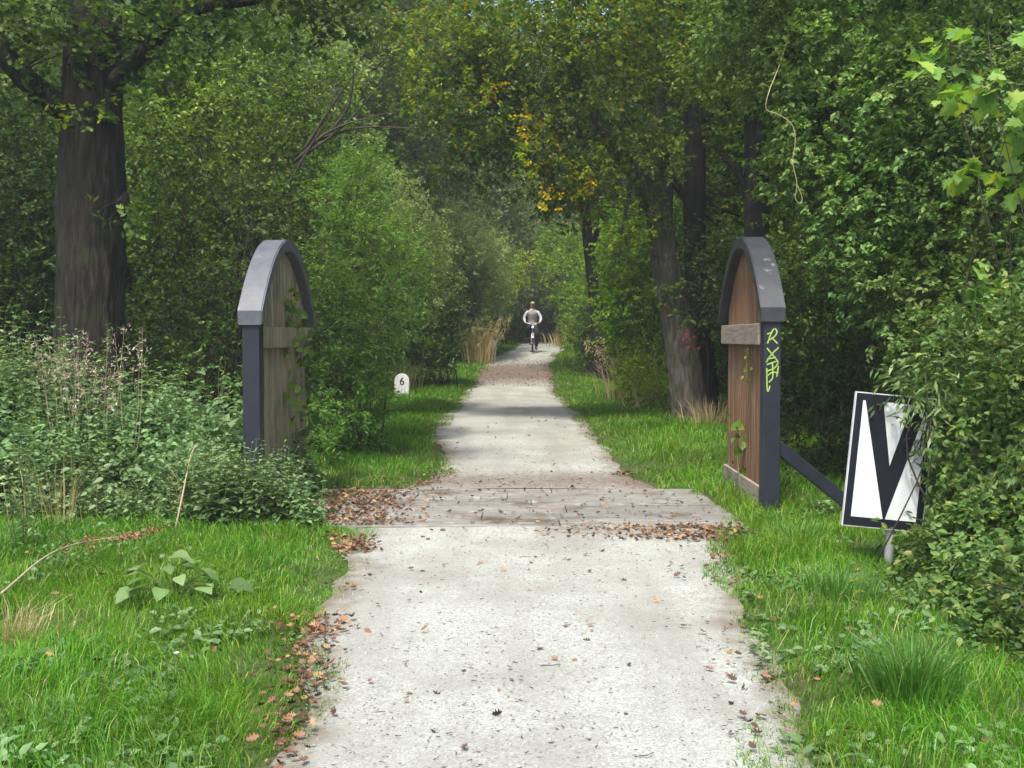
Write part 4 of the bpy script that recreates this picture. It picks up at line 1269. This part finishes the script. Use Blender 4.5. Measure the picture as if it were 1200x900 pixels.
# ---
herb('hogweed', 'tall pale green leafy plant at the frame edge in front of the oak', 25, 10.8, 1.6, .14, T_BROAD, 9, .35, 'weed', 8)
herb('nettle_plant', 'clump of big heart shaped leaves against the dark post of the grey gate', 262, 10.6, 1.5, .17, T_BROAD, 5, .12, 'weed', 7, cat='plant')
herb('nettle_plant', 'upright leafy stems in front of the plank face of the grey gate', 322, 9.95, .62, .11, T_OVAL, 7, .14, 'dark', 7)
herb('bindweed', 'low plant with broad leaves at the corner of the grey gate beside the deck', 350, 10.0, .42, .10, T_BROAD, 9, .16, 'weed', 6)
herb('mugwort', 'feathery pale herb standing at the lawn edge under the frame edge', 25, 8.4, .95, .085, T_NARROW, 9, .10, 'weed', 15, lean=.08)
herb('goldenrod', 'small herb with yellow flowers in front of the nettle bank', 247, 9.6, .36, .05, T_NARROW, 5, .07, 'weed', 9)
herb('dead_nettle', 'lone slender yellow green weed in the grass below the sign', 1010, 6.35, .36, .04, T_OVAL, 3, .03, 'lime', 12, lean=.05)
herb('yarrow', 'silvery feather leaved plant in the grass below the sign', 965, 6.3, .20, .075, T_NARROW, 14, .12, 'grey', 9, lean=.5)
herb('elder_sapling', 'little sapling growing up against the boards of the plank gate', 834, 11.6, .62, .085, T_OVAL, 3, .06, 'mid', 7)

# burdock style big leaves in the lawn
p = gp(205, 705)
root = thing('burdock', p, 'flat plant with large pale leaves alone in the lawn', 'plant')
g = Geo()
for i in range(20):
    a = rng.uniform(0, 6.28)
    r_ = rng.uniform(.02, .30)
    c = np.array(p) + np.array([math.cos(a) * r_ * 1.3 - .04, math.sin(a) * r_ * .7, .05 + .20 * (1 - r_ / .32) + rng.uniform(0, .05)])
    leaves(g, c[None], np.array([[math.cos(a), math.sin(a) * .7, rng.uniform(-.4, .2)]]), np.array([[0, 0, 1.0]]) + rng.normal(0, .25, (1, 3)), rng.uniform(.09, .16), T_BROAD, 0)
    V, F = tube([np.array(p), (np.array(p) + c) / 2 + np.array([0, 0, .04]), c], [.004, .003, .002], 4, cap=False)
    g.add(V, F, 1)
link('foliage', g.mesh('foliage', [M['grey'], M['stem']], p), root)


# dry grass tussocks and plumes
def tussock(name, label, px, py, n, h, spread, mat, lean=.7, w=.006, d=None, cat='grass tuft', seedh=False):
    p = gp(px, py) if d is None else np.array([(px - 600) / FPX * d, d, float(zg((px - 600) / FPX * d, d))])
    root = thing(name, p, label, cat)
    g = Geo()
    pos = np.stack([p[0] + rng.normal(0, spread, n), p[1] + rng.normal(0, spread, n), np.zeros(n)], -1)
    pos[:, 2] = zg(pos[:, 0], pos[:, 1]) - .01
    az = np.arctan2(pos[:, 1] - p[1], pos[:, 0] - p[0]) + rng.normal(0, .5, n)
    hh = h * rng.uniform(.5, 1.1, n)
    blades(g, pos, hh, w * rng.uniform(.6, 1.4, n), az, lean * rng.uniform(.3, 1.1, n))
    link('blade_tuft', g.mesh('blade_tuft', M[mat], p), root)
    if seedh:
        g = Geo()
        m = n // 3
        for i in range(m):
            tip = pos[i] + np.array([math.cos(az[i]) * hh[i] * .45, math.sin(az[i]) * hh[i] * .45, hh[i] * .95])
            q = 16
            leaves(g, tip + rng.normal(0, .02, (q, 3)) + np.outer(rng.uniform(-.12, .10, q) * h, np.array([math.cos(az[i]) * .3, math.sin(az[i]) * .3, 1])), randdir(q) + np.array([0, 0, .6]), randdir(q), .05 * h, T_NARROW)
        link('seed_plume', g.mesh('seed_plume', M[mat], p), root)
    return root


tussock('grass_tussock', 'tall thick green grass tussock in the verge below the sign', 1068, 822, 700, .36, .085, 'tuft', .75, .006)
tussock('grass_tussock', 'smaller green grass tussock in front of the sign pole', 985, 705, 500, .28, .10, 'tuft', .7, .006)
tussock('grass_tussock', 'loose green grass tussock at the foot of the graffiti post', 935, 640, 350, .25, .10, 'tuft', .6, .006)
tussock('grass_tussock', 'bleached dead grass tussock at the lawn corner under the fallen dock stalk', 4, 760, 230, .34, .13, 'straw', .8, .004)
tussock('plume_grass', 'pale straw coloured plume grass at the crest beside the path', 559, 412, 300, 1.5, .20, 'plume', .35, .022, d=36.6, seedh=True)
tussock('plume_grass', 'faded straw plume grass leaning out from the bush past the leaning trunk', 742, 450, 300, 1.35, .30, 'plume', .5, .014, d=25.2, seedh=True)
tussock('dry_grass', 'dry straw tuft between the leaning trunk and the plank gate', 832, 520, 260, .55, .18, 'straw', .5, .010, d=18.2)
tussock('dry_grass', 'dry straw tuft just behind the milestone', 466, 462, 240, 1.0, .22, 'straw', .45, .014, d=29.4)
tussock('dry_grass', 'thin dry stems standing in front of the nettle bank', 70, 612, 70, .75, .18, 'straw', .5, .006)
tussock('dry_grass', 'small patch of dry stems in the nettles near the lawn', 232, 606, 60, .62, .10, 'straw', .5, .006)
tussock('dry_grass', 'hazy pale grass on the verge behind the cyclist', 668, 405, 200, .9, .5, 'straw', .5, .03, d=47)

# dead seed plant in front of the oak
p = np.array([(108 - 600) / FPX * 10.9, 10.9, float(zg(-4.1, 10.9))])
root = thing('dead_willowherb', p, 'dead whitish willowherb with fluffy seed heads in front of the oak trunk', 'plant')
g = Geo(); g2 = Geo()
for i in range(22):
    b = p + np.array([rng.normal(0, .22), rng.normal(0, .12), 0])
    h = rng.uniform(1.15, 1.72)
    e = b + np.array([rng.normal(0, .12) , rng.normal(0, .1), h])
    V, F = tube(smooth_line([b, (b + e) / 2 + rng.normal(0, .04, 3), e], 6), np.linspace(.004, .0015, 6), 4, cap=False)
    g.add(V, F)
    for j in range(9):
        c = b + (e - b) * rng.uniform(.72, 1.0) + rng.normal(0, .035, 3)
        q = 7
        leaves(g2, c + rng.normal(0, .014, (q, 3)), randdir(q) + np.array([0, 0, .3]), randdir(q), rng.uniform(.025, .05, q), T_NARROW)
link('stem', g.mesh('stem', M['drystem'], p), root)
link('seed_head', g2.mesh('seed_head', M['seed'], p), root)

# fallen dock stalk with brown seed head in the lawn
a = gp(-5, 712); b = gp(75, 668); c = gp(185, 645)
a = a + np.array([0, 0, .06]); b = b + np.array([0, 0, .16]); c = c + np.array([0, 0, .14])
root = thing('dock_stalk', a, 'brown dock stalk with rusty seed head leaning across the lawn', 'plant')
g = Geo(); g2 = Geo()
pl = smooth_line([a, b, c], 16)
V, F = tube(pl, np.linspace(.008, .003, 16), 6); g.add(V, F)
link('stem', g.mesh('stem', M['drystem'], a), root)
for i in range(26):
    t = rng.uniform(.5, 1)
    s = pl[int(t * 15)]
    e = s + np.array([rng.uniform(.05, .25), rng.normal(0, .06), rng.normal(.03, .05)])
    q = 26
    tt = rng.random(q)[:, None]
    leaves(g2, s + (e - s) * tt + rng.normal(0, .01, (q, 3)), randdir(q), randdir(q), rng.uniform(.012, .026, q), T_DIAMOND)
link('seed_head', g2.mesh('seed_head', M['dock'], a), root)

# pale broken stalk in the nettles
a = gp(205, 622); e = P(224, 533, a[1] + .3)
root = thing('dry_stalk', a, 'single pale bent dry stalk standing in the nettles', 'stalk')
g = Geo()
V, F = tube(smooth_line([a, P(214, 580, a[1] + .1), e, P(232, 520, a[1] + .4)], 10), np.linspace(.009, .005, 10), 6); g.add(V, F)
link('stem', g.mesh('stem', M['drystem'], a), root)

# white flower in the lawn
p = gp(207, 795)
root = thing('white_flower', p, 'small white flower in the middle of the lawn', 'flower')
g = Geo(); V, F = tube([p, np.array(p) + np.array([0, 0, .11])], [.002, .0015], 4); g.add(V, F)
link('stem', g.mesh('stem', M['stem'], p), root)
g = Geo(); aa = np.linspace(0, 6.28, 11)[:-1]
leaves(g, np.tile(np.array(p) + np.array([0, 0, .11]), (10, 1)), np.stack([np.cos(aa), np.sin(aa), 0 * aa + 1.3], -1), np.tile([0, 0, 1.0], (10, 1)), .022, T_OVAL)
link('blossom', g.mesh('blossom', M['flower'], p), root)


# vines on the gates
def vine(label, pts, n, L, mat, name='climbing_vine', spread=.05, T=T_BROAD, face=(0, -1, 0)):
    pts = smooth_line(np.array(pts), 24)
    root = thing(name, pts[0], label, 'climber')
    g = Geo()
    V, F = tube(pts, np.linspace(.006, .002, 24), 5); g.add(V, F, 1)
    i = rng.integers(1, 24, n)
    d = randdir(n) * np.array([.8, .6, .6]) + np.array([0, 0, -.5])
    leaves(g, pts[i] + rng.normal(0, spread, (n, 3)), d, np.array(face, float) + rng.normal(0, .35, (n, 3)) + np.array([0, 0, .3]), L * rng.uniform(.6, 1.2, n), T)
    link('foliage', g.mesh('foliage', [M[mat], M['stem']], pts[0]), root)


def on_left(u, z, off=.10):        # a point just in front of the grey gate's path face
    t = (u + A0) / (2 * A0)
    return (-2.35 + .075 * t + off, 10.12 + 1.93 * t, z)


def on_right(u, z, off=.09):
    t = (u + A0) / (2 * A0)
    return (2.345 + .03 * t - off, 10.12 + 1.93 * t, z)


vine('green vine climbing up the plank face of the grey gate', [on_left(-.3, 0), on_left(-.1, .6), on_left(.15, 1.1), on_left(.05, 1.5), on_left(.35, 1.75), on_left(.1, 2.0)], 75, .095, 'mid', spread=.09, face=(.8, -.6, 0))
vine('second bushy vine hanging from the far edge of the grey gate', [on_left(.7, 0), on_left(.6, .5), on_left(.75, 1.0), on_left(.7, 1.5), on_left(.9, 1.7)], 60, .09, 'dark', spread=.10, face=(.8, -.6, 0))
vine('small vine sprig on the lower boards of the plank gate', [on_right(-.3, 0), on_right(0.0, .35), on_right(.05, .6), on_right(-.1, .85)], 20, .085, 'mid', spread=.05, face=(-.8, -.6, 0))
vine('thin vine trailing below the cross rail of the plank gate', [on_right(-.45, 1.55), on_right(-.4, 1.4), on_right(-.42, 1.25), on_right(-.38, 1.1)], 10, .045, 'lime', spread=.03, face=(-.8, -.6, 0))
# looping tendril hanging from the hazel
pts = [P(925, 40, 10.9), P(912, 80, 10.6), P(901, 108, 10.4), P(898, 128, 10.4), P(912, 134, 10.4), P(928, 146, 10.4), P(932, 165, 10.4), P(929, 190, 10.4), P(934, 215, 10.4), P(932, 232, 10.4), P(937, 238, 10.4), P(940, 232, 10.4), P(935, 218, 10.4)]
root = thing('hanging_tendril', pts[0], 'bare pale vine tendril hanging in a loop over the plank gate', 'vine')
pl = smooth_line(np.array(pts), 60); V, F = tube(pl, np.linspace(.0055, .0035, 60), 5); g = Geo(); g.add(V, F)
link('tendril', g.mesh('tendril', plain('tendril', (.27, .26, .11)), pts[0], True), root)

# bare arching branches at the west side of the canopy
root = thing('dead_branch', P(352, 180, 17.5), 'bare grey branches fanning out above the grey gate', 'branch')
g = Geo()
for s, m_, e in [((345, 190), (390, 152), (470, 128)), ((350, 186), (400, 150), (445, 100)), ((355, 178), (385, 130), (420, 80)), ((370, 165), (420, 150), (490, 150)), ((330, 230), (365, 170), (400, 120)), ((390, 152), (410, 120), (415, 70))]:
    V, F = tube(smooth_line([P(*s, 17.6), P(*m_, 17.5), P(*e, 17.2)], 12), np.linspace(.03, .006, 12), 5); g.add(V, F)
link('branch', g.mesh('branch', M['twig'], P(352, 180, 17.5)), root)

# ------------------------------------------------------------------ fallen leaves, litter, pebbles
def surf(x, y):
    z = zg(x, y) + .02
    o = outside(x, y)
    z = np.where(o < .05, prof(y) + .036, z)
    return np.where((y > 9.46) & (y < 11.9) & (x > -2.1) & (x < 2.0), .041, z)


px_, py2 = [], []


def strip(n, y0, y1, side, mu, sd):
    y = rng.uniform(y0, y1, n)
    x = (xl(y) - mu + rng.normal(0, sd, n)) if side < 0 else (xr(y) + mu + rng.normal(0, sd, n))
    k = rng.random(n) < sstep(.32, .75, vnoise(x * 0, y, .45, 51 + side)) * 1.1
    px_.append(x[k]); py2.append(y[k])


def patch(n, x0, x1, y0, y1):
    px_.append(rng.uniform(x0, x1, n)); py2.append(rng.uniform(y0, y1, n))


strip(420, 3.6, 6.3, -1, .03, .07)
strip(1500, 6.0, 9.0, -1, .02, .10)
for _ in range(3):
    patch(260, -1.95 + .05 * _, -1.15 + .2 * _, 9.5, 11.9)
strip(260, 3.6, 9.3, 1, .02, .12)
strip(400, 9.5, 12.4, -1, .25, .30)
patch(420, -2.05, -1.15, 9.5, 11.6)
patch(260, -1.9, 1.9, 9.5, 12.6)
for _ in range(5):
    patch(120, .25 + _ * .25, 1.95, 8.85 - .02 * _, 9.5)
strip(330, 11.9, 14.5, 1, .0, .18)
strip(180, 11.9, 13.5, -1, .0, .14)
strip(200, 14, 30, 1, .02, .12); strip(200, 14, 30, -1, .02, .12)
patch(80, -1.0, 1.3, 3.6, 9.3)
patch(60, -2, 2, 9.5, 12)
patch(50, -1.1, 1.3, 12, 20)
patch(1000, -1.0, 1.25, 30.5, 37.5)
patch(120, -3.6, -1.0, 3.6, 9)
patch(90, 1.3, 3.4, 3.6, 9)
x = np.concatenate(px_); y = np.concatenate(py2)
n = len(x)
a = rng.uniform(0, 6.28, n)
g = Geo()
size = rng.uniform(.022, .060, n)
out_ = outside(x, y)
pos = np.stack([x, y, surf(x, y) + rng.uniform(-.004, .010, n) + np.where((out_ > .12) & ~on_deck(x, y), rng.uniform(.0, .06, n), 0)], -1)
leaves(g, pos, np.stack([np.cos(a), np.sin(a), rng.normal(.05, .22, n)], -1), np.array([0, 0, 1.0]) + rng.normal(0, .6, (n, 3)), size, T_OAK)
tag(link('fallen_leaves', g.mesh('fallen_leaves', M['fallen'])), 'brown fallen leaves drifted along the path edges and the deck', None, None, 'stuff')

g = Geo()
n = 900
y = 3.6 + 12 * rng.random(n) ** 1.4
x = xl(y) + (xr(y) - xl(y)) * rng.random(n)
for i in range(n):
    L = rng.uniform(.008, .03) if rng.random() < .97 else rng.uniform(.05, .12)
    a = rng.uniform(0, 6.28)
    p = np.array([x[i], y[i], float(surf(x[i], y[i])) + .003])
    dlt = np.array([math.cos(a), math.sin(a), rng.uniform(-.02, .08)]) * L
    V, F = tube([p, p + dlt * .5 + rng.normal(0, .1 * L, 3) * np.array([1, 1, .3]), p + dlt], [.0025, .002, .0015], 3, cap=False)
    g.add(V, F)
tag(link('twig_litter', g.mesh('twig_litter', M['twig'])), 'tiny broken twigs scattered over the gravel', None, None, 'stuff')

n = 6000
y = 3.3 + 10 * rng.random(n) ** 1.5
x = xl(y) + .02 + (xr(y) - xl(y) - .04) * rng.random(n)
k = ~((y > 9.4) & (y < 11.95))
x, y = x[k], y[k]
n = len(x)
r_ = rng.uniform(.0025, .008, n)
c = np.stack([x, y, prof(y) + .014 + .02 * (1 - (2 * (x - xl(y)) / (xr(y) - xl(y)) - 1) ** 2) + r_ * .1], -1)
oct_ = np.array([[1, 0, 0], [0, 1, 0], [-1, 0, 0], [0, -1, 0], [0, 0, .7], [0, 0, -.7]])
V = c[:, None] + oct_[None] * r_[:, None, None] * rng.uniform(.6, 1.3, (n, 6, 1))
f = np.array([[0, 1, 4], [1, 2, 4], [2, 3, 4], [3, 0, 4], [1, 0, 5], [2, 1, 5], [3, 2, 5], [0, 3, 5]])
F = (f[None] + (np.arange(n) * 6)[:, None, None]).reshape(-1, 3)
tag(link('gravel', mesh_np('gravel', V.reshape(-1, 3), [F], M['pebble'])), 'loose small stones on the path', None, None, 'stuff')

# ------------------------------------------------------------------ cyclist and bicycle
CD = 40.4
cx = (624 - 600) / FPX * CD
cz = float(prof(CD)) + .03
bike = thing('bicycle', (cx, CD, cz), 'silver upright bicycle ridden towards the deck at the crest of the path', 'bicycle')
M['tyre'] = plain('tyre', (.02, .02, .02), .8)
M['chrome'] = plain('silver_paint', (.55, .56, .58), .35, .5, .4)
M['saddle'] = plain('saddle', (.03, .025, .02), .6)
M['lamp'] = plain('lamp_shell', (.75, .76, .78), .3)


def ring(R, r, n=36, m=8):
    a = np.linspace(0, 2 * np.pi, n, endpoint=False)
    b = np.linspace(0, 2 * np.pi, m, endpoint=False)
    V = np.array([[r * math.sin(bb), (R + r * math.cos(bb)) * math.cos(aa), (R + r * math.cos(bb)) * math.sin(aa)] for aa in a for bb in b])
    i = np.arange(n)[:, None]; j = np.arange(m)[None]
    F = np.stack([i * m + j, i * m + (j + 1) % m, ((i + 1) % n) * m + (j + 1) % m, ((i + 1) % n) * m + j], -1).reshape(-1, 4)
    return V, [F]


WR = .345
for yy in (-.52, .55):
    g = Geo(); V, F = ring(WR - .02, .020); g.add(V, F)
    wh = link('wheel', g.mesh('wheel', M['tyre'], smooth=True), bike, (0, yy, WR))
    g = Geo(); V, F = ring(WR - .045, .010); g.add(V, F)
    for q in range(14):
        a = q * 2 * math.pi / 14
        V, F = tube([(.02 * (-1) ** q, 0, 0), (0, (WR - .05) * math.cos(a), (WR - .05) * math.sin(a))], [.0015, .0015], 3, cap=False); g.add(V, F)
    V, F = tube([(-.05, 0, 0), (.05, 0, 0)], [.02, .02], 8); g.add(V, F)
    link('rim', g.mesh('rim', M['chrome']), wh)
g = Geo()
head_t, head_b = (0, -.40, .90), (0, -.43, .70)
bb, st, rear = (0, .06, .30), (0, .18, .88), (0, .55, WR)
for pts, r in (([head_b, bb], .018), ([head_t, head_b], .02), ([(0, -.39, .86), (0, .16, .78)], .014), ([bb, st], .016)):
    V, F = tube(pts, [r, r], 8); g.add(V, F)
for s in (-1, 1):
    for a_, b_ in ((bb, rear), ((0, .16, .78), rear)):
        V, F = tube([(s * .02, a_[1], a_[2]), (s * .06, b_[1], b_[2])], [.009, .009], 6); g.add(V, F)
link('frame', g.mesh('frame', M['chrome']), bike)
g = Geo()
for s in (-1, 1):
    V, F = tube([(s * .035, -.435, .70), (s * .05, -.47, .5), (s * .05, -.52, WR)], [.013, .012, .010], 6); g.add(V, F)
link('fork', g.mesh('fork', M['chrome']), bike)
g = Geo()
V, F = tube(smooth_line([(-.27, -.24, 1.06), (-.22, -.38, 1.07), (-.08, -.43, 1.03), (0, -.40, .98), (.08, -.43, 1.03), (.22, -.38, 1.07), (.27, -.24, 1.06)], 24), [.013] * 24, 8); g.add(V, F)
V, F = tube([(0, -.40, .88), (0, -.395, 1.0)], [.014, .014], 8); g.add(V, F)
link('handlebar', g.mesh('handlebar', M['chrome'], smooth=True), bike)
g = Geo(); V, F = tube([(0, -.50, .90), (0, -.44, .90)], [.055, .03], 12); g.add(V, F); V, F = tube([(0, -.45, .9), (0, -.40, .9)], [.015, .015], 6); g.add(V, F)
link('headlamp', g.mesh('headlamp', M['lamp']), bike)
bm = bmesh.new(); bm_box(bm, (-.03, -.02, .895), (.03, .12, .93), .012); bm_box(bm, (-.085, .08, .90), (.085, .28, .945), .02)
link_s = bm_obj('saddle', bm, M['saddle'], bike)
g = Geo(); V, F = tube([(-.11, .06, .30), (.11, .06, .30)], [.012, .012], 6); g.add(V, F)
for s, ang in ((1, -1.5), (-1, 1.64)):
    e = (s * .11, .06 + .17 * math.cos(ang), .30 + .17 * math.sin(ang))
    V, F = tube([(s * .10, .06, .30), (s * .10, e[1], e[2])], [.010, .010], 6); g.add(V, F)
    V, F = tube([(s * .09, e[1], e[2]), (s * .19, e[1], e[2])], [.02, .02], 6); g.add(V, F)
link('crank', g.mesh('crank', M['tyre']), bike)
bm = bmesh.new()
for yy in (-.52, .55):
    pr_ = []
    for a in np.linspace(.35, 2.6, 14):
        pr_.append([bm.verts.new((s * .028, yy + (WR + .03) * math.cos(a), WR + (WR + .03) * math.sin(a))) for s in (-1, 1)])
    for a_, b_ in zip(pr_[:-1], pr_[1:]):
        bm.faces.new((a_[0], a_[1], b_[1], b_[0]))
r_ = bmesh.ops.solidify(bm, geom=bm.faces[:], thickness=.004)
bm_obj('mudguard', bm, M['chrome'], bike)


def skin(name, joints, bones, mat, parent, root_j, levels=2):
    names = list(joints)
    me = bpy.data.meshes.new(name)
    me.from_pydata([joints[k][0] for k in names], [(names.index(a), names.index(b)) for a, b in bones], [])
    o = bpy.data.objects.new(name, me)
    COL.objects.link(o)
    md = o.modifiers.new('skin', 'SKIN')
    md.use_smooth_shade = True
    for i, k in enumerate(names):
        r = joints[k][1]
        me.skin_vertices[0].data[i].radius = r if isinstance(r, tuple) else (r, r)
        me.skin_vertices[0].data[i].use_root = (k == root_j)
    s = o.modifiers.new('sub', 'SUBSURF')
    s.levels = levels; s.render_levels = levels
    dg = bpy.context.evaluated_depsgraph_get()
    m2 = bpy.data.meshes.new_from_object(o.evaluated_get(dg))
    bpy.data.objects.remove(o)
    m2.materials.clear(); m2.materials.append(mat)
    for p in m2.polygons:
        p.use_smooth = True
        p.material_index = 0
    return link(name, m2, parent)


person = thing('person', (cx, CD, cz), 'cyclist in a grey vest, pale shirt sleeves and dark trousers riding towards the deck', 'person')
skinm = plain('skin', (.50, .30, .23), .55)
vest = plain('grey_vest', (.42, .39, .37), .9)
shirt = plain('pale_sleeves', (.44, .44, .46), .9)
trou = plain('dark_trousers', (.015, .017, .028), .9)
cap = plain('beige_cap', (.25, .22, .16), .8)
J = {'pelvis': ((0, .18, 1.00), (.15, .12)), 'waist': ((0, .14, 1.18), (.14, .105)), 'chest': ((0, .05, 1.40), (.165, .12)), 'neck': ((0, -.01, 1.56), .06), 'head0': ((0, -.04, 1.65), .075), 'head1': ((0, -.05, 1.73), (.08, .095)), 'head2': ((0, -.04, 1.805), .062), 'head3': ((0, -.04, 1.835), .03)}
B = [('pelvis', 'waist'), ('waist', 'chest'), ('chest', 'neck'), ('neck', 'head0'), ('head0', 'head1'), ('head1', 'head2'), ('head2', 'head3')]
for s, nm in ((1, 'r'), (-1, 'l')):
    ft = (s * .14, -.01, .20) if s > 0 else (s * .14, .04, .54)
    kn = (s * .17, -.18, .66) if s > 0 else (s * .19, -.30, .90)
    J.update({'sh' + nm: ((s * .20, .0, 1.47), .07), 'el' + nm: ((s * .315, -.04, 1.25), .05), 'wr' + nm: ((s * .27, -.22, 1.10), .034), 'pa' + nm: ((s * .265, -.28, 1.085), .038), 'fi' + nm: ((s * .255, -.335, 1.075), .026), 'th' + nm: ((s * .225, -.27, 1.10), .014),
              'hp' + nm: ((s * .10, .15, .97), .095), 'kn' + nm: (kn, .065), 'an' + nm: (ft, .042), 'to' + nm: ((ft[0], ft[1] - .16, ft[2] - .06), .03)})
    B += [('chest', 'sh' + nm), ('sh' + nm, 'el' + nm), ('el' + nm, 'wr' + nm), ('wr' + nm, 'pa' + nm), ('pa' + nm, 'fi' + nm), ('pa' + nm, 'th' + nm), ('pelvis', 'hp' + nm), ('hp' + nm, 'kn' + nm), ('kn' + nm, 'an' + nm), ('an' + nm, 'to' + nm)]
JB = {k: (v[0], tuple(q * .78 for q in v[1]) if isinstance(v[1], tuple) else v[1] * (.8 if k[:2] in ('sh', 'el', 'hp', 'kn', 'an') else 1)) for k, v in J.items()}
JB['head1'] = J['head1']; JB['head2'] = J['head2']
skin('body', JB, B, skinm, person, 'pelvis')
f12 = lambda r, k: tuple(v * k for v in r) if isinstance(r, tuple) else r * k
g = Geo()
tor = [(.97, .175, .155, .125), (1.05, .17, .165, .13), (1.16, .145, .165, .125), (1.28, .10, .180, .130), (1.38, .06, .200, .135), (1.46, .03, .205, .120), (1.51, .01, .175, .10), (1.545, 0, .12, .09), (1.60, -.008, .070, .072)]
a_ = np.linspace(0, 2 * np.pi, 20, endpoint=False)
tor = smooth_line(np.array(tor), 26)
Vt = np.concatenate([np.stack([t_[2] * np.cos(a_), t_[1] + t_[3] * np.sin(a_), np.full(20, t_[0])], -1) for t_ in tor])
ii, jj = np.arange(25)[:, None] * 20, np.arange(20)[None]
g.add(Vt, [np.stack([ii + jj, ii + (jj + 1) % 20, ii + 20 + (jj + 1) % 20, ii + 20 + jj], -1).reshape(-1, 4), np.arange(20)[::-1][None]])
link('vest', g.mesh('vest', vest, smooth=True), person)
for nm in 'rl':
    s = 1 if nm == 'r' else -1
    sj = {'in': ((s * .13, .01, 1.46), .075), 'sh': (J['sh' + nm][0], .070), 'el': (J['el' + nm][0], .056), 'wr': (J['wr' + nm][0], .046)}
    skin('sleeve', sj, [('in', 'sh'), ('sh', 'el'), ('el', 'wr')], shirt, person, 'in')
    tj = {'hp': (J['hp' + nm][0], .125), 'kn': (J['kn' + nm][0], .085), 'an': ((J['an' + nm][0][0], J['an' + nm][0][1], J['an' + nm][0][2] + .0), .06)}
    skin('trouser_leg', tj, [('hp', 'kn'), ('kn', 'an')], trou, person, 'hp')
    ft = J['an' + nm][0]
    skin('shoe', {'h': ((ft[0], ft[1] + .03, ft[2] - .03), .045), 'm': ((ft[0], ft[1] - .07, ft[2] - .06), .045), 't': ((ft[0], ft[1] - .18, ft[2] - .075), .036)}, [('h', 'm'), ('m', 't')], M['tyre'], person, 'h')
bm = bmesh.new()
q = bmesh.ops.create_icosphere(bm, subdivisions=3, radius=1)
for v in q['verts']:
    v.co = Vector((v.co.x * .088, v.co.y * .108 - .035, 1.765 + max(v.co.z, -.05 if v.co.y < 0 else -.7) * .09))
vv = [bm.verts.new((.07 * math.sin(a), -.135 - .075 * math.cos(a), 1.762)) for a in np.linspace(-1.5, 1.5, 9)]
vb = [bm.verts.new((v.co.x, v.co.y, v.co.z + .008)) for v in vv]
bm.faces.new(vv); bm.faces.new(vb[::-1])
for a_ in range(8):
    bm.faces.new((vv[a_], vb[a_], vb[a_ + 1], vv[a_ + 1]))
bm_obj('cap', bm, cap, person, True)
bm = bmesh.new()
for s in (-1, 1):
    for c, r in (((s * .03, -.138, 1.735), .011),):
        q = bmesh.ops.create_icosphere(bm, subdivisions=2, radius=r)
        for v in q['verts']: v.co += Vector(c)
bm_obj('eyes', bm, M['ink'], person)
bm = bmesh.new()
q = bmesh.ops.create_cone(bm, segments=8, radius1=.016, radius2=.006, depth=.05, cap_ends=True)
for v in q['verts']: v.co = Vector((v.co.x, v.co.y * .9 - .145, v.co.z + 1.705))
bm_obj('nose', bm, skinm, person)


# ------------------------------------------------------------------ haze
bm = bmesh.new()
bm_box(bm, (-420, -62, -3), (420, 620, 38))
m, nt, out = newmat('haze')
pv = nd(nt, 'ShaderNodeVolumePrincipled', {'Color': (.86, .92, .95, 1), 'Density': .0012, 'Anisotropy': .2})
nt.links.new(pv.outputs[0], out.inputs['Volume'])
tag(bm_obj('haze', bm, m), 'thin pale air under the trees', None, None, 'stuff')

# ------------------------------------------------------------------ render settings
vs = scene.view_settings
vs.view_transform = 'Standard'
vs.look = 'None'
vs.gamma = 1
vs.use_curve_mapping = False
vs.exposure = 1.4
scene.cycles.max_bounces = 6
scene.cycles.diffuse_bounces = 3
scene.cycles.glossy_bounces = 2
scene.cycles.transmission_bounces = 4
scene.cycles.transparent_max_bounces = 4
scene.cycles.caustics_reflective = False
scene.cycles.caustics_refractive = False
scene.cycles.use_denoising = True
